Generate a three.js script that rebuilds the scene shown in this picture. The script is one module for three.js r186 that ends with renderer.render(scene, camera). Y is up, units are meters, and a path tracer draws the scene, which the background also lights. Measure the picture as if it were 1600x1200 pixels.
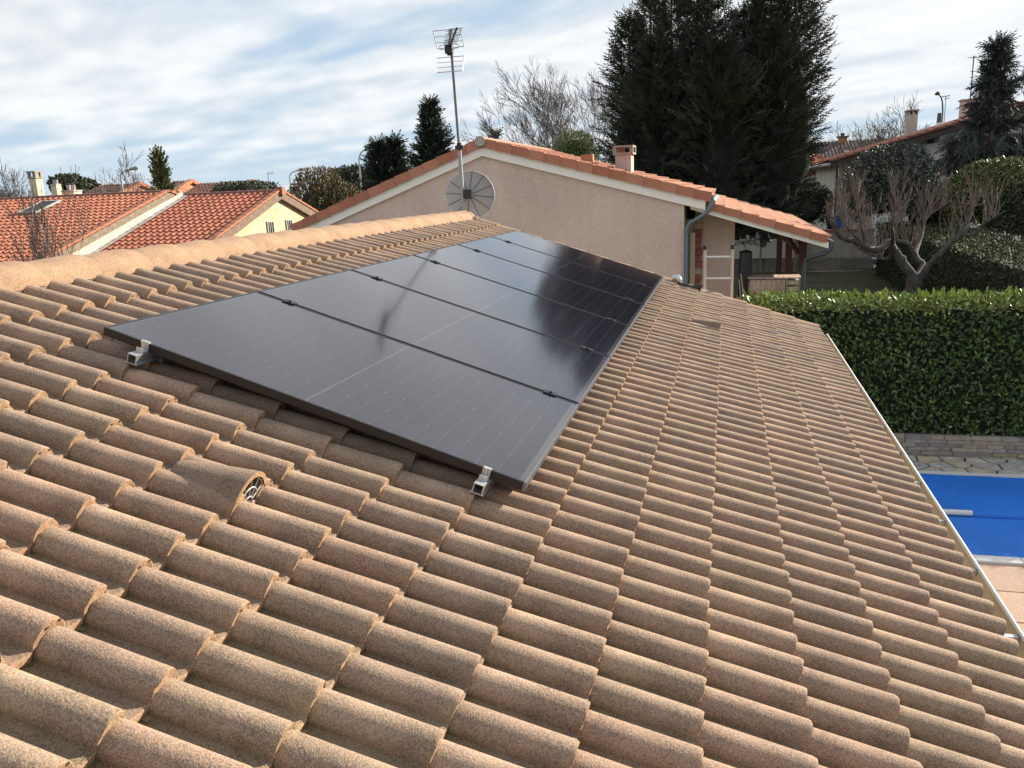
import * as THREE from 'three';

// ---------------------------------------------------------------- camera, sky, sun, exposure
const scene = new THREE.Scene();
const EYE = new THREE.Vector3(2.438, 4.471, 2.759);
const FWD = new THREE.Vector3(-0.25097, -0.23085, -0.94006).normalize();
const UPV = new THREE.Vector3(-0.01838, 0.97211, -0.23381).normalize();
const camera = new THREE.PerspectiveCamera(50.35, 4 / 3, 0.05, 900);
camera.position.copy(EYE); camera.up.copy(UPV); camera.lookAt(EYE.clone().add(FWD));
scene.add(camera);

const renderer = new THREE.WebGLRenderer({ antialias: true });
renderer.setSize(1024, 768);
renderer.toneMapping = THREE.LinearToneMapping;
renderer.toneMappingExposure = 2.35;
renderer.shadowMap.enabled = true;
renderer.shadowMap.type = THREE.PCFSoftShadowMap;

const SUN = new THREE.Vector3(1.27, 0.735, -1.25).normalize();
const sun = new THREE.DirectionalLight(new THREE.Color(1.0, 0.89, 0.73), 5.0);
sun.position.copy(SUN).multiplyScalar(90);
sun.castShadow = true; sun.shadow.mapSize.set(4096, 4096);
Object.assign(sun.shadow.camera, { left: -45, right: 45, top: 45, bottom: -45, near: 1, far: 220 });
scene.add(sun, sun.target);

// ---------------------------------------------------------------- random numbers and noise
function rng(seed) { let s = seed >>> 0; return () => { s = (s + 0x6D2B79F5) >>> 0; let t = s; t = Math.imul(t ^ (t >>> 15), t | 1); t ^= t + Math.imul(t ^ (t >>> 7), t | 61); return ((t ^ (t >>> 14)) >>> 0) / 4294967296; }; }
const PERM = new Float32Array(65536); { const r = rng(77); for (let i = 0; i < 65536; i++) PERM[i] = r(); }
const hsh = (x, y) => PERM[((x * 374761 + y * 668265 + (x * y) * 13) ^ (y * 40503)) & 65535];
const sm = t => t * t * (3 - 2 * t), clamp = (x, a = 0, b = 1) => Math.min(b, Math.max(a, x)), mix = (a, b, t) => a + (b - a) * t;
const sstep = (a, b, x) => sm(clamp((x - a) / (b - a)));
function vnoise(x, y, wrap = 0) {
  let xi = Math.floor(x), yi = Math.floor(y); const fx = sm(x - xi), fy = sm(y - yi);
  let x1 = xi + 1, y1 = yi + 1;
  if (wrap) { xi = ((xi % wrap) + wrap) % wrap; x1 = ((x1 % wrap) + wrap) % wrap; yi = ((yi % wrap) + wrap) % wrap; y1 = ((y1 % wrap) + wrap) % wrap; }
  return mix(mix(hsh(xi, yi), hsh(x1, yi), fx), mix(hsh(xi, y1), hsh(x1, y1), fx), fy);
}
function fbm(x, y, oct, wrap = 0) { let a = 0.5, s = 0, n = 0, f = 1; for (let i = 0; i < oct; i++) { s += a * vnoise(x * f, y * f, wrap * f); n += a; a *= 0.5; f *= 2; } return s / n; }

// ---------------------------------------------------------------- sky: thin layered cloud over pale winter blue
{
  const W = 2048, H = 1024, data = new Float32Array(W * H * 4);
  for (let j = 0; j < H; j++) {
    const el = ((j + 0.5) / H - 0.5) * Math.PI, sy = Math.sin(el), cy = Math.cos(el);
    for (let i = 0; i < W; i++) {
      const az = ((i + 0.5) / W - 0.5) * 2 * Math.PI, dx = Math.cos(az) * cy, dz = Math.sin(az) * cy;
      let r, g, b;
      const sd = Math.max(0, dx * SUN.x + sy * SUN.y + dz * SUN.z);
      if (sy < 0) { r = 0.30; g = 0.29; b = 0.26; }
      else {
        const t = Math.pow(clamp(sy), 0.55);
        r = mix(0.40, 0.15, t); g = mix(0.55, 0.31, t); b = mix(0.68, 0.58, t);
        const q = 1 / (sy + 0.09), px = dx * q, pz = dz * q;
        const s = px * 0.94 + pz * 0.34, c = -px * 0.34 + pz * 0.94;         // streaks run along s
        const wob = fbm(s * 0.5 + 9, c * 0.6 + 3, 3) - 0.5;
        const big = fbm(s * 0.20 + 4.3 + wob * 0.4, c * 0.52 + 1.7 + wob, 4);
        const fine = fbm(s * 1.1 + wob * 2, c * 3.0 + 7 + wob * 2, 5);
        const rip = fbm(s * 4.5, c * 8.0 + wob * 6, 3);
        let d = sstep(0.36, 0.60, big * 0.62 + fine * 0.38 + (rip - 0.5) * 0.12);
        d = clamp(d * 0.84 + 0.08 * sstep(0.0, 0.5, sy) + 0.04);
        const sh = sstep(0.35, 0.75, fine * 0.6 + rip * 0.4);
        const cb = mix(0.67, 0.82, sh);
        r = mix(r, cb * 0.965, d); g = mix(g, cb * 1.0, d); b = mix(b, cb * 1.055, d);
        const hz = Math.exp(-sy * 11) * 0.40; r = mix(r, 0.62, hz); g = mix(g, 0.66, hz); b = mix(b, 0.69, hz);
        const gl = 0.20 * Math.pow(sd, 9) + 1.3 * Math.pow(sd, 40), k = 1 + gl * (0.55 + 0.75 * d);
        r *= k; g *= k * 0.985; b *= k * 0.95;
      }
      const o = (j * W + i) * 4; data[o] = r * 0.57; data[o + 1] = g * 0.57; data[o + 2] = b * 0.57; data[o + 3] = 1;
    }
  }
  const sky = new THREE.DataTexture(data, W, H, THREE.RGBAFormat, THREE.FloatType);
  sky.mapping = THREE.EquirectangularReflectionMapping; sky.magFilter = THREE.LinearFilter; sky.minFilter = THREE.LinearFilter; sky.wrapS = THREE.RepeatWrapping; sky.needsUpdate = true;
  scene.background = sky; scene.environment = sky;
}

// ---------------------------------------------------------------- helpers
const V = (x, y, z) => new THREE.Vector3(x, y, z);
const RIGHT = FWD.clone().cross(UPV).normalize();
function at(px, py, d) {               // the place seen at that spot of the photograph, d metres ahead
  const x = (px - 800) / 1276.5, y = (py - 600) / 1276.5;
  return EYE.clone().addScaledVector(FWD, d).addScaledVector(RIGHT, x * d).addScaledVector(UPV, -y * d);
}
const atZ = (px, py, z) => { const p = at(px, py, 1).sub(EYE); return EYE.clone().addScaledVector(p, (z - EYE.z) / p.z); };
const used = {};
function numbered(n) { const k = used[n] || 0; used[n] = k + 1; return k ? n + '_' + String(k).padStart(3, '0') : n; }
function tag(o, label, category, group, kind) { if (label) o.userData.label = label; if (category) o.userData.category = category; if (group) o.userData.group = group; if (kind) o.userData.kind = kind; return o; }
function thing(name, pos, label, category, group) { const o = new THREE.Group(); o.name = numbered(name); o.position.copy(pos); scene.add(o); return tag(o, label, category, group); }
function copyOf(src, pos, label) { const c = src.clone(); c.name = numbered(src.name.replace(/_\d{3}$/, '')); c.position.copy(pos); scene.add(c); c.userData = { ...src.userData }; if (label) c.userData.label = label; return c; }

class B {                              // collects faces, then becomes one named mesh
  constructor() { this.p = []; this.u = []; this.c = []; this.i = []; this.hasC = false; }
  v(x, y, z, u = 0, w = 0, c) { this.p.push(x, y, z); this.u.push(u, w); if (c) { this.hasC = true; this.c.push(c[0], c[1], c[2]); } else this.c.push(1, 1, 1); return this.p.length / 3 - 1; }
  tri(a, b, c, col) { const n = [a, b, c].map(q => this.v(q.x, q.y, q.z, q.x + q.z * 0.37, q.y + q.z * 0.61, col)); this.i.push(...n); return this; }
  quad(a, b, c, d, col, us = 1) {
    const w = a.distanceTo(b), h = a.distanceTo(d);
    const n = [this.v(a.x, a.y, a.z, 0, 0, col), this.v(b.x, b.y, b.z, w * us, 0, col), this.v(c.x, c.y, c.z, w * us, h * us, col), this.v(d.x, d.y, d.z, 0, h * us, col)];
    this.i.push(n[0], n[1], n[2], n[0], n[2], n[3]); return this;
  }
  grid(rows, col) {                    // rows of Vector3, smooth inside the grid; uv in metres
    const idx = []; let vv = 0;
    rows.forEach((row, r) => { let uu = 0; if (r) vv += row[0].distanceTo(rows[r - 1][0]); idx.push(row.map((q, k) => { if (k) uu += q.distanceTo(row[k - 1]); return this.v(q.x, q.y, q.z, uu, vv, typeof col === 'function' ? col(r, k) : col); })); });
    for (let r = 1; r < rows.length; r++) for (let k = 1; k < rows[r].length; k++) { const a = idx[r - 1][k - 1], b = idx[r - 1][k], c = idx[r][k], d = idx[r][k - 1]; this.i.push(a, b, c, a, c, d); }
    return this;
  }
  box(x0, x1, y0, y1, z0, z1, m, col) {
    const f = (x, y, z) => { const q = V(x, y, z); return m ? q.applyMatrix4(m) : q; };
    const q = (a, b, c, d) => this.quad(f(...a), f(...b), f(...c), f(...d), col);
    q([x0, y0, z1], [x1, y0, z1], [x1, y1, z1], [x0, y1, z1]); q([x1, y0, z0], [x0, y0, z0], [x0, y1, z0], [x1, y1, z0]);
    q([x1, y0, z1], [x1, y0, z0], [x1, y1, z0], [x1, y1, z1]); q([x0, y0, z0], [x0, y0, z1], [x0, y1, z1], [x0, y1, z0]);
    q([x0, y1, z1], [x1, y1, z1], [x1, y1, z0], [x0, y1, z0]); q([x0, y0, z0], [x1, y0, z0], [x1, y0, z1], [x0, y0, z1]);
    return this;
  }
  chamfer(x0, x1, y0, y1, z0, z1, e, j, rr, col) {   // a block with bevelled top edges and slightly uneven corners
    const o = () => rr ? (rr() - 0.5) * j : 0;
    const a = [V(x0 + o(), y0, z1 + o()), V(x1 + o(), y0, z1 + o()), V(x1 + o(), y0, z0 + o()), V(x0 + o(), y0, z0 + o())];
    const m = a.map(q => V(q.x, y1 - e, q.z)), cx = (x0 + x1) / 2, cz = (z0 + z1) / 2;
    const t = m.map(q => V(q.x + Math.sign(cx - q.x) * e, y1 + o() * 0.4, q.z + Math.sign(cz - q.z) * e));
    for (let k = 0; k < 4; k++) { const n = (k + 1) % 4; this.quad(a[k], a[n], m[n], m[k], col); this.quad(m[k], m[n], t[n], t[k], col); }
    return this.quad(t[0], t[1], t[2], t[3], col);
  }
  tube(pts, radii, sides = 6, cap = false, col) {
    const rows = []; let nrm = null;
    for (let k = 0; k < pts.length; k++) {
      const t = (pts[Math.min(k + 1, pts.length - 1)].clone().sub(pts[Math.max(k - 1, 0)])).normalize();
      if (!nrm) nrm = Math.abs(t.y) > 0.9 ? V(1, 0, 0) : V(0, 1, 0);
      nrm = nrm.clone().addScaledVector(t, -nrm.dot(t)).normalize();
      const bi = t.clone().cross(nrm), r = Array.isArray(radii) ? radii[k] : radii, row = [];
      for (let s = 0; s <= sides; s++) { const a = s / sides * Math.PI * 2; row.push(pts[k].clone().addScaledVector(nrm, Math.cos(a) * r).addScaledVector(bi, Math.sin(a) * r)); }
      rows.push(row);
    }
    this.grid(rows, col);
    if (cap) for (const k of [0, pts.length - 1]) for (let s = 0; s < sides; s++) this.tri(pts[k], rows[k][s], rows[k][s + 1], col);
    return this;
  }
  geo() {
    const g = new THREE.BufferGeometry();
    g.setAttribute('position', new THREE.Float32BufferAttribute(this.p, 3)); g.setAttribute('uv', new THREE.Float32BufferAttribute(this.u, 2));
    if (this.hasC) g.setAttribute('color', new THREE.Float32BufferAttribute(this.c, 3));
    g.setIndex(this.i); g.computeVertexNormals(); return g;
  }
  build(name, mat, parent, top) { return put(name, this.geo(), mat, parent, top); }
}
function put(name, geo, mat, parent, top) { const m = new THREE.Mesh(geo, mat); m.name = top ? numbered(name) : name; m.castShadow = m.receiveShadow = true; (parent || scene).add(m); return m; }
const lin = (r, g, b) => new THREE.Color().setRGB(r, g, b);
function tex(N, metres, fn, srgb = false) {   // square repeating texture; fn(u,v) gives 0..1 values
  const d = new Uint8Array(N * N * 4);
  for (let j = 0; j < N; j++) for (let i = 0; i < N; i++) { const c = fn(i / N, j / N, i, j), o = (j * N + i) * 4; for (let k = 0; k < 3; k++) d[o + k] = clamp(Array.isArray(c) ? c[k] : c) * 255; d[o + 3] = 255; }
  const t = new THREE.DataTexture(d, N, N, THREE.RGBAFormat); t.wrapS = t.wrapT = THREE.RepeatWrapping; t.magFilter = THREE.LinearFilter; t.minFilter = THREE.LinearMipmapLinearFilter; t.generateMipmaps = true;
  t.repeat.set(1 / metres, 1 / metres); if (srgb) t.colorSpace = THREE.SRGBColorSpace; t.needsUpdate = true; return t;
}
const std = (color, roughness = 0.9, o = {}) => new THREE.MeshStandardMaterial({ color, roughness, side: THREE.DoubleSide, ...o });

// ---------------------------------------------------------------- textures and materials
const rSand = rng(5);
const sandTex = tex(1024, 0.62, (u, v) => { const n = fbm(u * 6, v * 6, 3, 6), g = fbm(u * 230, v * 230, 2, 230), w = rSand(); let k = 0.60 + (n - 0.5) * 0.34 + (g - 0.5) * 0.72 + (w - 0.5) * 0.16; if (w > 0.990) k += 0.36; if (w < 0.008) k -= 0.22; return [k * 1.03, k, k * 0.97]; });
const sandBump = tex(512, 0.31, (u, v) => fbm(u * 110, v * 110, 3, 110));
const stuccoTex = tex(512, 1.1, (u, v) => { const n = fbm(u * 5, v * 5, 4, 5), f = fbm(u * 120, v * 120, 2, 120); return 0.74 + (n - 0.5) * 0.28 + (f - 0.5) * 0.42; });
const stuccoBump = tex(512, 0.55, (u, v) => fbm(u * 70, v * 70, 4, 70));
const stainTex = tex(512, 4.2, (u, v) => { const n = fbm(u * 4, v * 2, 4, 4), st = fbm(u * 40, v * 3, 3, 40), f = fbm(u * 200, v * 200, 1, 200); return 0.74 + (n - 0.5) * 0.45 + (st - 0.5) * 0.28 + (f - 0.5) * 0.12; });
const wallTex = tex(1024, 4.6, (u, v) => { const n = fbm(u * 5, v * 4, 4, 1) * 0 + fbm(u * 4, v * 4, 5, 4), st = fbm(u * 48, v * 3, 3, 3 * 1) * 0 + fbm(u * 36, v * 2, 3, 36), f = fbm(u * 260, v * 260, 2, 260); return 0.73 + (n - 0.5) * 0.26 + (st - 0.5) * 0.10 + (f - 0.5) * 0.26; });
const clayTex = tex(512, 1.7, (u, v) => { const n = fbm(u * 9, v * 9, 4, 9), f = fbm(u * 120, v * 120, 2, 120); const k = 0.72 + (n - 0.5) * 0.75 + (f - 0.5) * 0.3; return [k, k * 0.97, k * 0.95]; });
const grassTex = tex(1024, 5, (u, v) => { const n = fbm(u * 6, v * 6, 4, 6), f = fbm(u * 170, v * 170, 2, 170); const k = 0.55 + (n - 0.5) * 0.6 + (f - 0.5) * 0.9; return [k * mix(0.9, 1.2, n), k, k * 0.8]; });
const stoneTex = tex(512, 0.9, (u, v) => { const n = fbm(u * 10, v * 14, 5, 10), f = fbm(u * 130, v * 130, 2, 130); const k = 0.7 + (n - 0.5) * 0.7 + (f - 0.5) * 0.35; return [k, k * 0.985, k * 0.96]; });
const woodTex = tex(512, 0.8, (u, v) => { const n = fbm(u * 60 + fbm(u * 3, v * 3, 2, 3) * 0, v * 3, 3, 60); return 0.6 + (n - 0.5) * 0.8; });
const barkTex = tex(256, 0.5, (u, v) => { const n = fbm(u * 24, v * 8, 4, 24); return 0.55 + (n - 0.5) * 1.0; });
const coverTex = tex(512, 3, (u, v) => { const n = fbm(u * 5, v * 5, 4, 5), f = fbm(u * 60, v * 60, 2, 60); return 0.80 + (n - 0.5) * 0.30 + (f - 0.5) * 0.08; });
const coverBump = tex(512, 2.2, (u, v) => fbm(u * 4, v * 10, 4, 4));

const bump = (t, s) => ({ bumpMap: t, bumpScale: s });
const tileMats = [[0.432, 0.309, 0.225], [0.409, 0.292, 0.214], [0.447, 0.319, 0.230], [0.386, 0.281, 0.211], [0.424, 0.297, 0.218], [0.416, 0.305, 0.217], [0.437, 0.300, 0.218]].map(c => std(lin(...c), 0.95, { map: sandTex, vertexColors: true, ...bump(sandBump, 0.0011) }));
const ridgeMat = std(lin(0.46, 0.30, 0.19), 0.95, { map: sandTex, ...bump(sandBump, 0.0009) });
const M = {
  deck: std(lin(0.16, 0.11, 0.08)),
  renderOwn: std(lin(0.55, 0.44, 0.36), 0.95, { map: stuccoTex, ...bump(stuccoBump, 0.003) }),
  renderPink: std(lin(0.80, 0.615, 0.525), 0.95, { map: wallTex, ...bump(stuccoBump, 0.004) }),
  renderCream: std(lin(0.78, 0.66, 0.47), 0.95, { map: stainTex, ...bump(stuccoBump, 0.004) }),
  renderYellow: std(lin(0.74, 0.57, 0.36), 0.95, { map: stainTex, ...bump(stuccoBump, 0.006) }),
  renderWhite: std(lin(0.86, 0.855, 0.85), 0.95),
  renderGrey: std(lin(0.62, 0.58, 0.50), 0.95, { map: stainTex, ...bump(stuccoBump, 0.003) }),
  cement: std(lin(0.50, 0.47, 0.43), 0.95, { map: stainTex }),
  whitePaint: std(lin(0.84, 0.81, 0.74), 0.6),
  clay: std(lin(0.46, 0.185, 0.105), 0.9, { map: clayTex }),
  clayRed: std(lin(0.62, 0.185, 0.095), 0.9, { map: clayTex }),
  clayDark: std(lin(0.26, 0.115, 0.085), 0.9, { map: clayTex }),
  slateTile: std(lin(0.11, 0.075, 0.07), 0.9, { map: clayTex }),
  terracotta: std(lin(0.55, 0.24, 0.13), 0.9, { map: clayTex }),
  woodRed: std(lin(0.10, 0.032, 0.022), 0.7, { map: woodTex }),
  woodPale: std(lin(0.62, 0.50, 0.34), 0.8, { map: woodTex }),
  woodBrown: std(lin(0.62, 0.44, 0.34), 0.75, { map: woodTex }),
  woodGrey: std(lin(0.42, 0.36, 0.28), 0.85, { map: woodTex }),
  woodDark: std(lin(0.10, 0.075, 0.065), 0.85, { map: woodTex }),
  alu: std(lin(0.52, 0.53, 0.54), 0.42, { metalness: 0.85 }),
  galv: std(lin(0.42, 0.43, 0.44), 0.45, { metalness: 0.75 }),
  mast: std(lin(0.34, 0.34, 0.345), 0.55, { metalness: 0.25 }),
  mastDark: std(lin(0.16, 0.16, 0.165), 0.6, { metalness: 0.25 }),
  zinc: std(lin(0.13, 0.17, 0.19), 0.5, { metalness: 0.3 }),
  zincDark: std(lin(0.06, 0.065, 0.075), 0.5, { metalness: 0.2 }),
  gutterWhite: std(lin(0.56, 0.555, 0.54), 0.5),
  gutterIn: std(lin(0.62, 0.51, 0.35), 0.8, { map: stainTex }),
  black: std(lin(0.012, 0.012, 0.014), 0.5),
  frame: std(lin(0.016, 0.016, 0.019), 0.34, { metalness: 0.4 }),
  frameGlint: std(lin(0.13, 0.135, 0.15), 0.35, { metalness: 0.5 }),  // lighter copy of frame: sun glint put into the colour
  clampBlack: std(lin(0.010, 0.010, 0.012), 0.45, { metalness: 0.3 }),
  plastic: std(lin(0.36, 0.36, 0.36), 0.5),
  blue: std(lin(0.02, 0.09, 0.40), 0.5),
  glassDark: std(lin(0.02, 0.022, 0.026), 0.08),
  lampGrey: std(lin(0.50, 0.51, 0.52), 0.5),
  bark: std(lin(0.20, 0.165, 0.14), 0.95, { map: barkTex }),
  barkGrey: std(lin(0.26, 0.23, 0.21), 0.95, { map: barkTex }),
  barkPale: std(lin(0.115, 0.10, 0.09), 0.9, { map: barkTex }),
  twigRed: std(lin(0.165, 0.13, 0.11), 0.9),
  ground: std(lin(0.10, 0.115, 0.05), 1, { map: grassTex }),
};
const leafMat = (rough = 0.5) => new THREE.MeshStandardMaterial({ color: 0xffffff, vertexColors: true, roughness: rough, side: THREE.DoubleSide });
const LEAF = leafMat(0.75), LEAFGLOSS = leafMat(0.46), CORE = std(lin(0.010, 0.014, 0.008), 1);  // CORE: near-black for added solids that darken crowns inside and block light

// ---------------------------------------------------------------- the ground
{
  const g = new B(), R = 600; g.quad(V(-R, 0, R), V(R, 0, R), V(R, 0, -R), V(-R, 0, -R));
  tag(g.build('ground', M.ground, null, true), 'flat ground reaching the horizon', null, null, 'structure');
  const n = new B();                   // the neighbour's garden lies higher, behind the retaining wall
  n.box(-9, 30, 0.002, 0.6, -33.9, -11.5);
  tag(n.build('lawn', M.ground, null, true), 'raised shaded lawn behind the laurel hedge', null, null, 'structure');
}

// ================================================================ THE NEAR HOUSE
const TH = 18.5 * Math.PI / 180, CT = Math.cos(TH), ST = Math.sin(TH);
const roofP = (u, v, n) => V(v * CT + n * ST, 4 - v * ST + n * CT, -u);   // u along the ridge, v down the slope, n out of the roof (0 = glass of the panels)
const PAN = -0.169, LEND = 0.2975, PITCH = 0.152, TW = 0.304, U0 = 0.912;
const house = thing('tiled_house', V(0, 0, 0), 'house with a weathered beige tile roof filling the foreground', 'house');
{
  const w = new B();                   // walls
  w.box(-4.9, 3.16, 0.004, 2.60, -7.42, -7.18); w.box(2.93, 3.16, 0.004, 2.60, -7.18, 3.2); w.box(-4.9, -4.67, 0.004, 2.60, -7.18, 3.2); w.box(-4.67, 2.93, 0.004, 2.60, 3.0, 3.2);
  w.quad(V(-4.9, 2.60, -7.42), V(3.16, 2.60, -7.42), V(-0.9, 4.02, -7.42), V(-0.9, 4.02, -7.42));
  w.build('wall', M.renderOwn, house);
}
const roof = (() => {                  // the boarding under the tiles carries them
  const d = new B(); d.box(-0.93, 3.66, PAN - 0.13, PAN - 0.022, -7.56, 3.0);
  const m = d.build('roof', M.deck, house); m.position.set(0, 4, 0); m.rotation.z = -TH; return m;   // local x = v, y = n, z = -u
})();
// one tile: two barrels and two pans
function tileProfile() {
  const p = [[-0.004, 0.001], [0.022, -0.002], [0.0495, 0.0005]];
  const barrel = c => { const n = 10; for (let k = 0; k <= n; k++) { const a = Math.PI * (1 - k / n), x = Math.cos(a), y = Math.sin(a); p.push([c + 0.0465 * x, 0.056 * Math.pow(y, 0.92) + 0.001]); } };
  barrel(0.099); p.push([0.156, -0.001], [0.175, -0.003], [0.196, -0.001], [0.2015, 0.0005]); for (const a of [0, 0.3, 0.6, 0.9, 1.2, 1.5, 1.75, 2.0]) p.push([0.251 - 0.0475 * Math.cos(a), 0.059 * Math.pow(Math.sin(a), 0.92) + 0.001]); for (const a of [2.03, 2.3, 2.6, 2.9, 3.1416]) p.push([0.251 - 0.0425 * Math.cos(a), 0.049 * Math.sin(a) + 0.0]);
  p.push([0.308, -0.001]);
  return p;
}
const PROF = tileProfile();
function tileGeo(seed, holes) {
  const r = rng(seed), b = new B(), L = 0.36, lift = 0.029, uo = r() * 5, vo = r() * 5;
  const rows = [], ys = [0, 0.055, 0.085, 0.20, 0.352, 0.36];
  const jag = PROF.map(() => (r() - 0.5) * 0.005);
  for (const x of ys) rows.push(PROF.map(([u, y], k) => V(x - L + (x === 0.36 ? jag[k] : x > 0.35 ? jag[k] * 0.8 : 0), y + lift * x / L - (x === 0.36 ? 0.0025 : 0), -u)));
  const n0 = b.p.length / 3;
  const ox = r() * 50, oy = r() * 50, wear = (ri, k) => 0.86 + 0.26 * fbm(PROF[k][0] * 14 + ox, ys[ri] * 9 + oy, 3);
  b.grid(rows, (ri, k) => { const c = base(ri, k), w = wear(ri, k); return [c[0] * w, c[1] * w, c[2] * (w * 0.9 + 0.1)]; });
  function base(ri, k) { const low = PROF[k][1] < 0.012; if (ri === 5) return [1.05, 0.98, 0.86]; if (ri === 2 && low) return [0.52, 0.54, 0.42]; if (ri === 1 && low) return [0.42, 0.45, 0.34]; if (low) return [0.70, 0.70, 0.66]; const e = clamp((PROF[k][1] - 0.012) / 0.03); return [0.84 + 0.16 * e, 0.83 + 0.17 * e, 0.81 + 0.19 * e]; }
  // end face, raw and orange, ragged lower edge
  const top = rows[5], mid = top.map(q => V(q.x + 0.001 * r(), q.y - 0.011, q.z)), bot = top.map((q, k) => V(q.x - 0.004 + 0.006 * r(), q.y - 0.022 - 0.005 * r(), q.z));
  b.grid([top, mid, bot], (ri, k) => { const g = 0.86 + 0.25 * r(); return [1.10 * g, 1.0 * g, 0.80 * g]; });
  if (holes) for (const c of [0.085, 0.122]) for (let s = 0; s < 6; s++) {          // nail holes seen in every other end
    const y0 = 0.052, q = a => V(0.0025, y0 + lift - 0.009 + Math.sin(a) * 0.0042, -(c + Math.cos(a) * 0.0055));
    b.tri(V(0.003, y0 + lift - 0.009, -c), q(s / 6 * 6.2832), q((s + 1) / 6 * 6.2832), [0.10, 0.08, 0.06]);
  }
  for (let k = n0; k < b.u.length / 2; k++) { b.u[k * 2] += uo; b.u[k * 2 + 1] += vo; }
  return b.geo();
}
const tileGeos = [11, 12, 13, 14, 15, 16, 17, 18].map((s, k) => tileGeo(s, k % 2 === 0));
function mergeInto(b, g, m, col) {
  const P = g.attributes.position, U = g.attributes.uv, C = g.attributes.color, n0 = b.p.length / 3, q = V(0, 0, 0);
  for (let k = 0; k < P.count; k++) { q.fromBufferAttribute(P, k).applyMatrix4(m); b.v(q.x, q.y, q.z, U.getX(k), U.getY(k), C ? [C.getX(k) * col[0], C.getY(k) * col[1], C.getZ(k) * col[2]] : col); }
  for (let k = 0; k < g.index.count; k++) b.i.push(g.index.getX(k) + n0);
}
{
  const r = rng(301), all = [];
  for (let k = 0; k < 15; k++) for (let i = -13; i < 22; i++) {
    const v = 3.755 - LEND * k, u = U0 + TW * i, c = roofP(u + 0.15, v - 0.15, PAN), d = c.clone().sub(EYE);
    const z = d.dot(FWD), x = d.dot(RIGHT) / Math.max(z, 0.1), inView = z > 0.4 && Math.abs(x) < 0.74;
    const under = u > 0.05 && u < 6.6 && v > 0.25 && v < 1.85;
    all.push({ v, u, d: inView && !under ? d.length() : 99, g: tileGeos[Math.floor(r() * 8)], m: Math.floor(r() * 7), dn: (r() - 0.5) * 0.004, du: (r() - 0.5) * 0.005, dv: (r() - 0.5) * 0.006, ry: (r() - 0.5) * 0.008 });
  }
  all.sort((a, b) => a.d - b.d);
  const rest = new B(), mt = new THREE.Matrix4();
  all.forEach((t, k) => {
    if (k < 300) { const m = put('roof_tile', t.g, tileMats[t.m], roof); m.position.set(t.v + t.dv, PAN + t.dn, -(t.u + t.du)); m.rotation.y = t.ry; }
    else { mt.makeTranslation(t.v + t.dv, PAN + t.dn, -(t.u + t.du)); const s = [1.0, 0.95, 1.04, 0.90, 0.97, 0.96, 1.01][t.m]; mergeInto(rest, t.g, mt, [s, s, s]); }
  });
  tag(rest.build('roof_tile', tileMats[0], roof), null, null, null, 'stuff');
  // the slope on the far side of the ridge
  const far = new B(), mt2 = new THREE.Matrix4(), A = new THREE.Matrix4(), side = new B();
  side.box(-4.75, 0, PAN - 0.12, PAN - 0.03, -7.56, 3.0);
  const apex = V(-0.93, 4.155, 0), S = new THREE.Matrix4().makeTranslation(apex.x, apex.y, 0).multiply(new THREE.Matrix4().makeRotationZ(TH));
  const Rinv = new THREE.Matrix4().makeRotationZ(TH).multiply(new THREE.Matrix4().makeTranslation(0, -4, 0)), toLocal = Rinv.clone().multiply(S);
  const slab = new B(); slab.box(-4.4, 0.0, -0.13, -0.03, -7.56, 3.0, toLocal); slab.build('roof_boarding', M.deck, roof);
  for (let k = 0; k < 15; k++) for (let i = -13; i < 22; i++) {
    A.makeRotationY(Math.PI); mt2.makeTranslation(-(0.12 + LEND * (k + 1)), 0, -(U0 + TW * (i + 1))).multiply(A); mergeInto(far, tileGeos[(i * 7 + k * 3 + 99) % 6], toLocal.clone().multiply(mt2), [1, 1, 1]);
  }
  tag(far.build('roof_tile', tileMats[1], roof), null, null, null, 'stuff');
}
{ // grit and moss caught in the channels just below the laps
  const r = rng(71), b = new B(), cols = [[0.10, 0.095, 0.04], [0.16, 0.12, 0.06], [0.07, 0.08, 0.03], [0.22, 0.17, 0.11]];
  for (let q = 0; q < 900; q++) {
    const k = 1 + Math.floor(r() * 13), i = -13 + Math.floor(r() * 35), half = r() < 0.5 ? 0.022 : 0.177, v = 3.755 - LEND * k + 0.002 + 0.022 * r() * r(), u = U0 + TW * i + half + (r() - 0.5) * 0.05, h = 0.002 + 0.005 * r(), c = cols[Math.floor(r() * 4)], w = 0.004 + 0.010 * r();
    const y = PAN + 0.0065, n = 6, top = V(v, y + h, -u); let pr = null;
    for (let a = 0; a <= n; a++) { const t = a / n * 6.2832, p = V(v + Math.cos(t) * w * (0.6 + 0.6 * r()), y - 0.001, -u + Math.sin(t) * w * (0.7 + 0.7 * r())); if (pr) b.tri(top, pr, p, c); pr = p; }
  }
  tag(b.build('moss', new THREE.MeshStandardMaterial({ color: 0xffffff, vertexColors: true, roughness: 1, side: THREE.DoubleSide }), roof), null, null, null, 'stuff');
}
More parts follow.
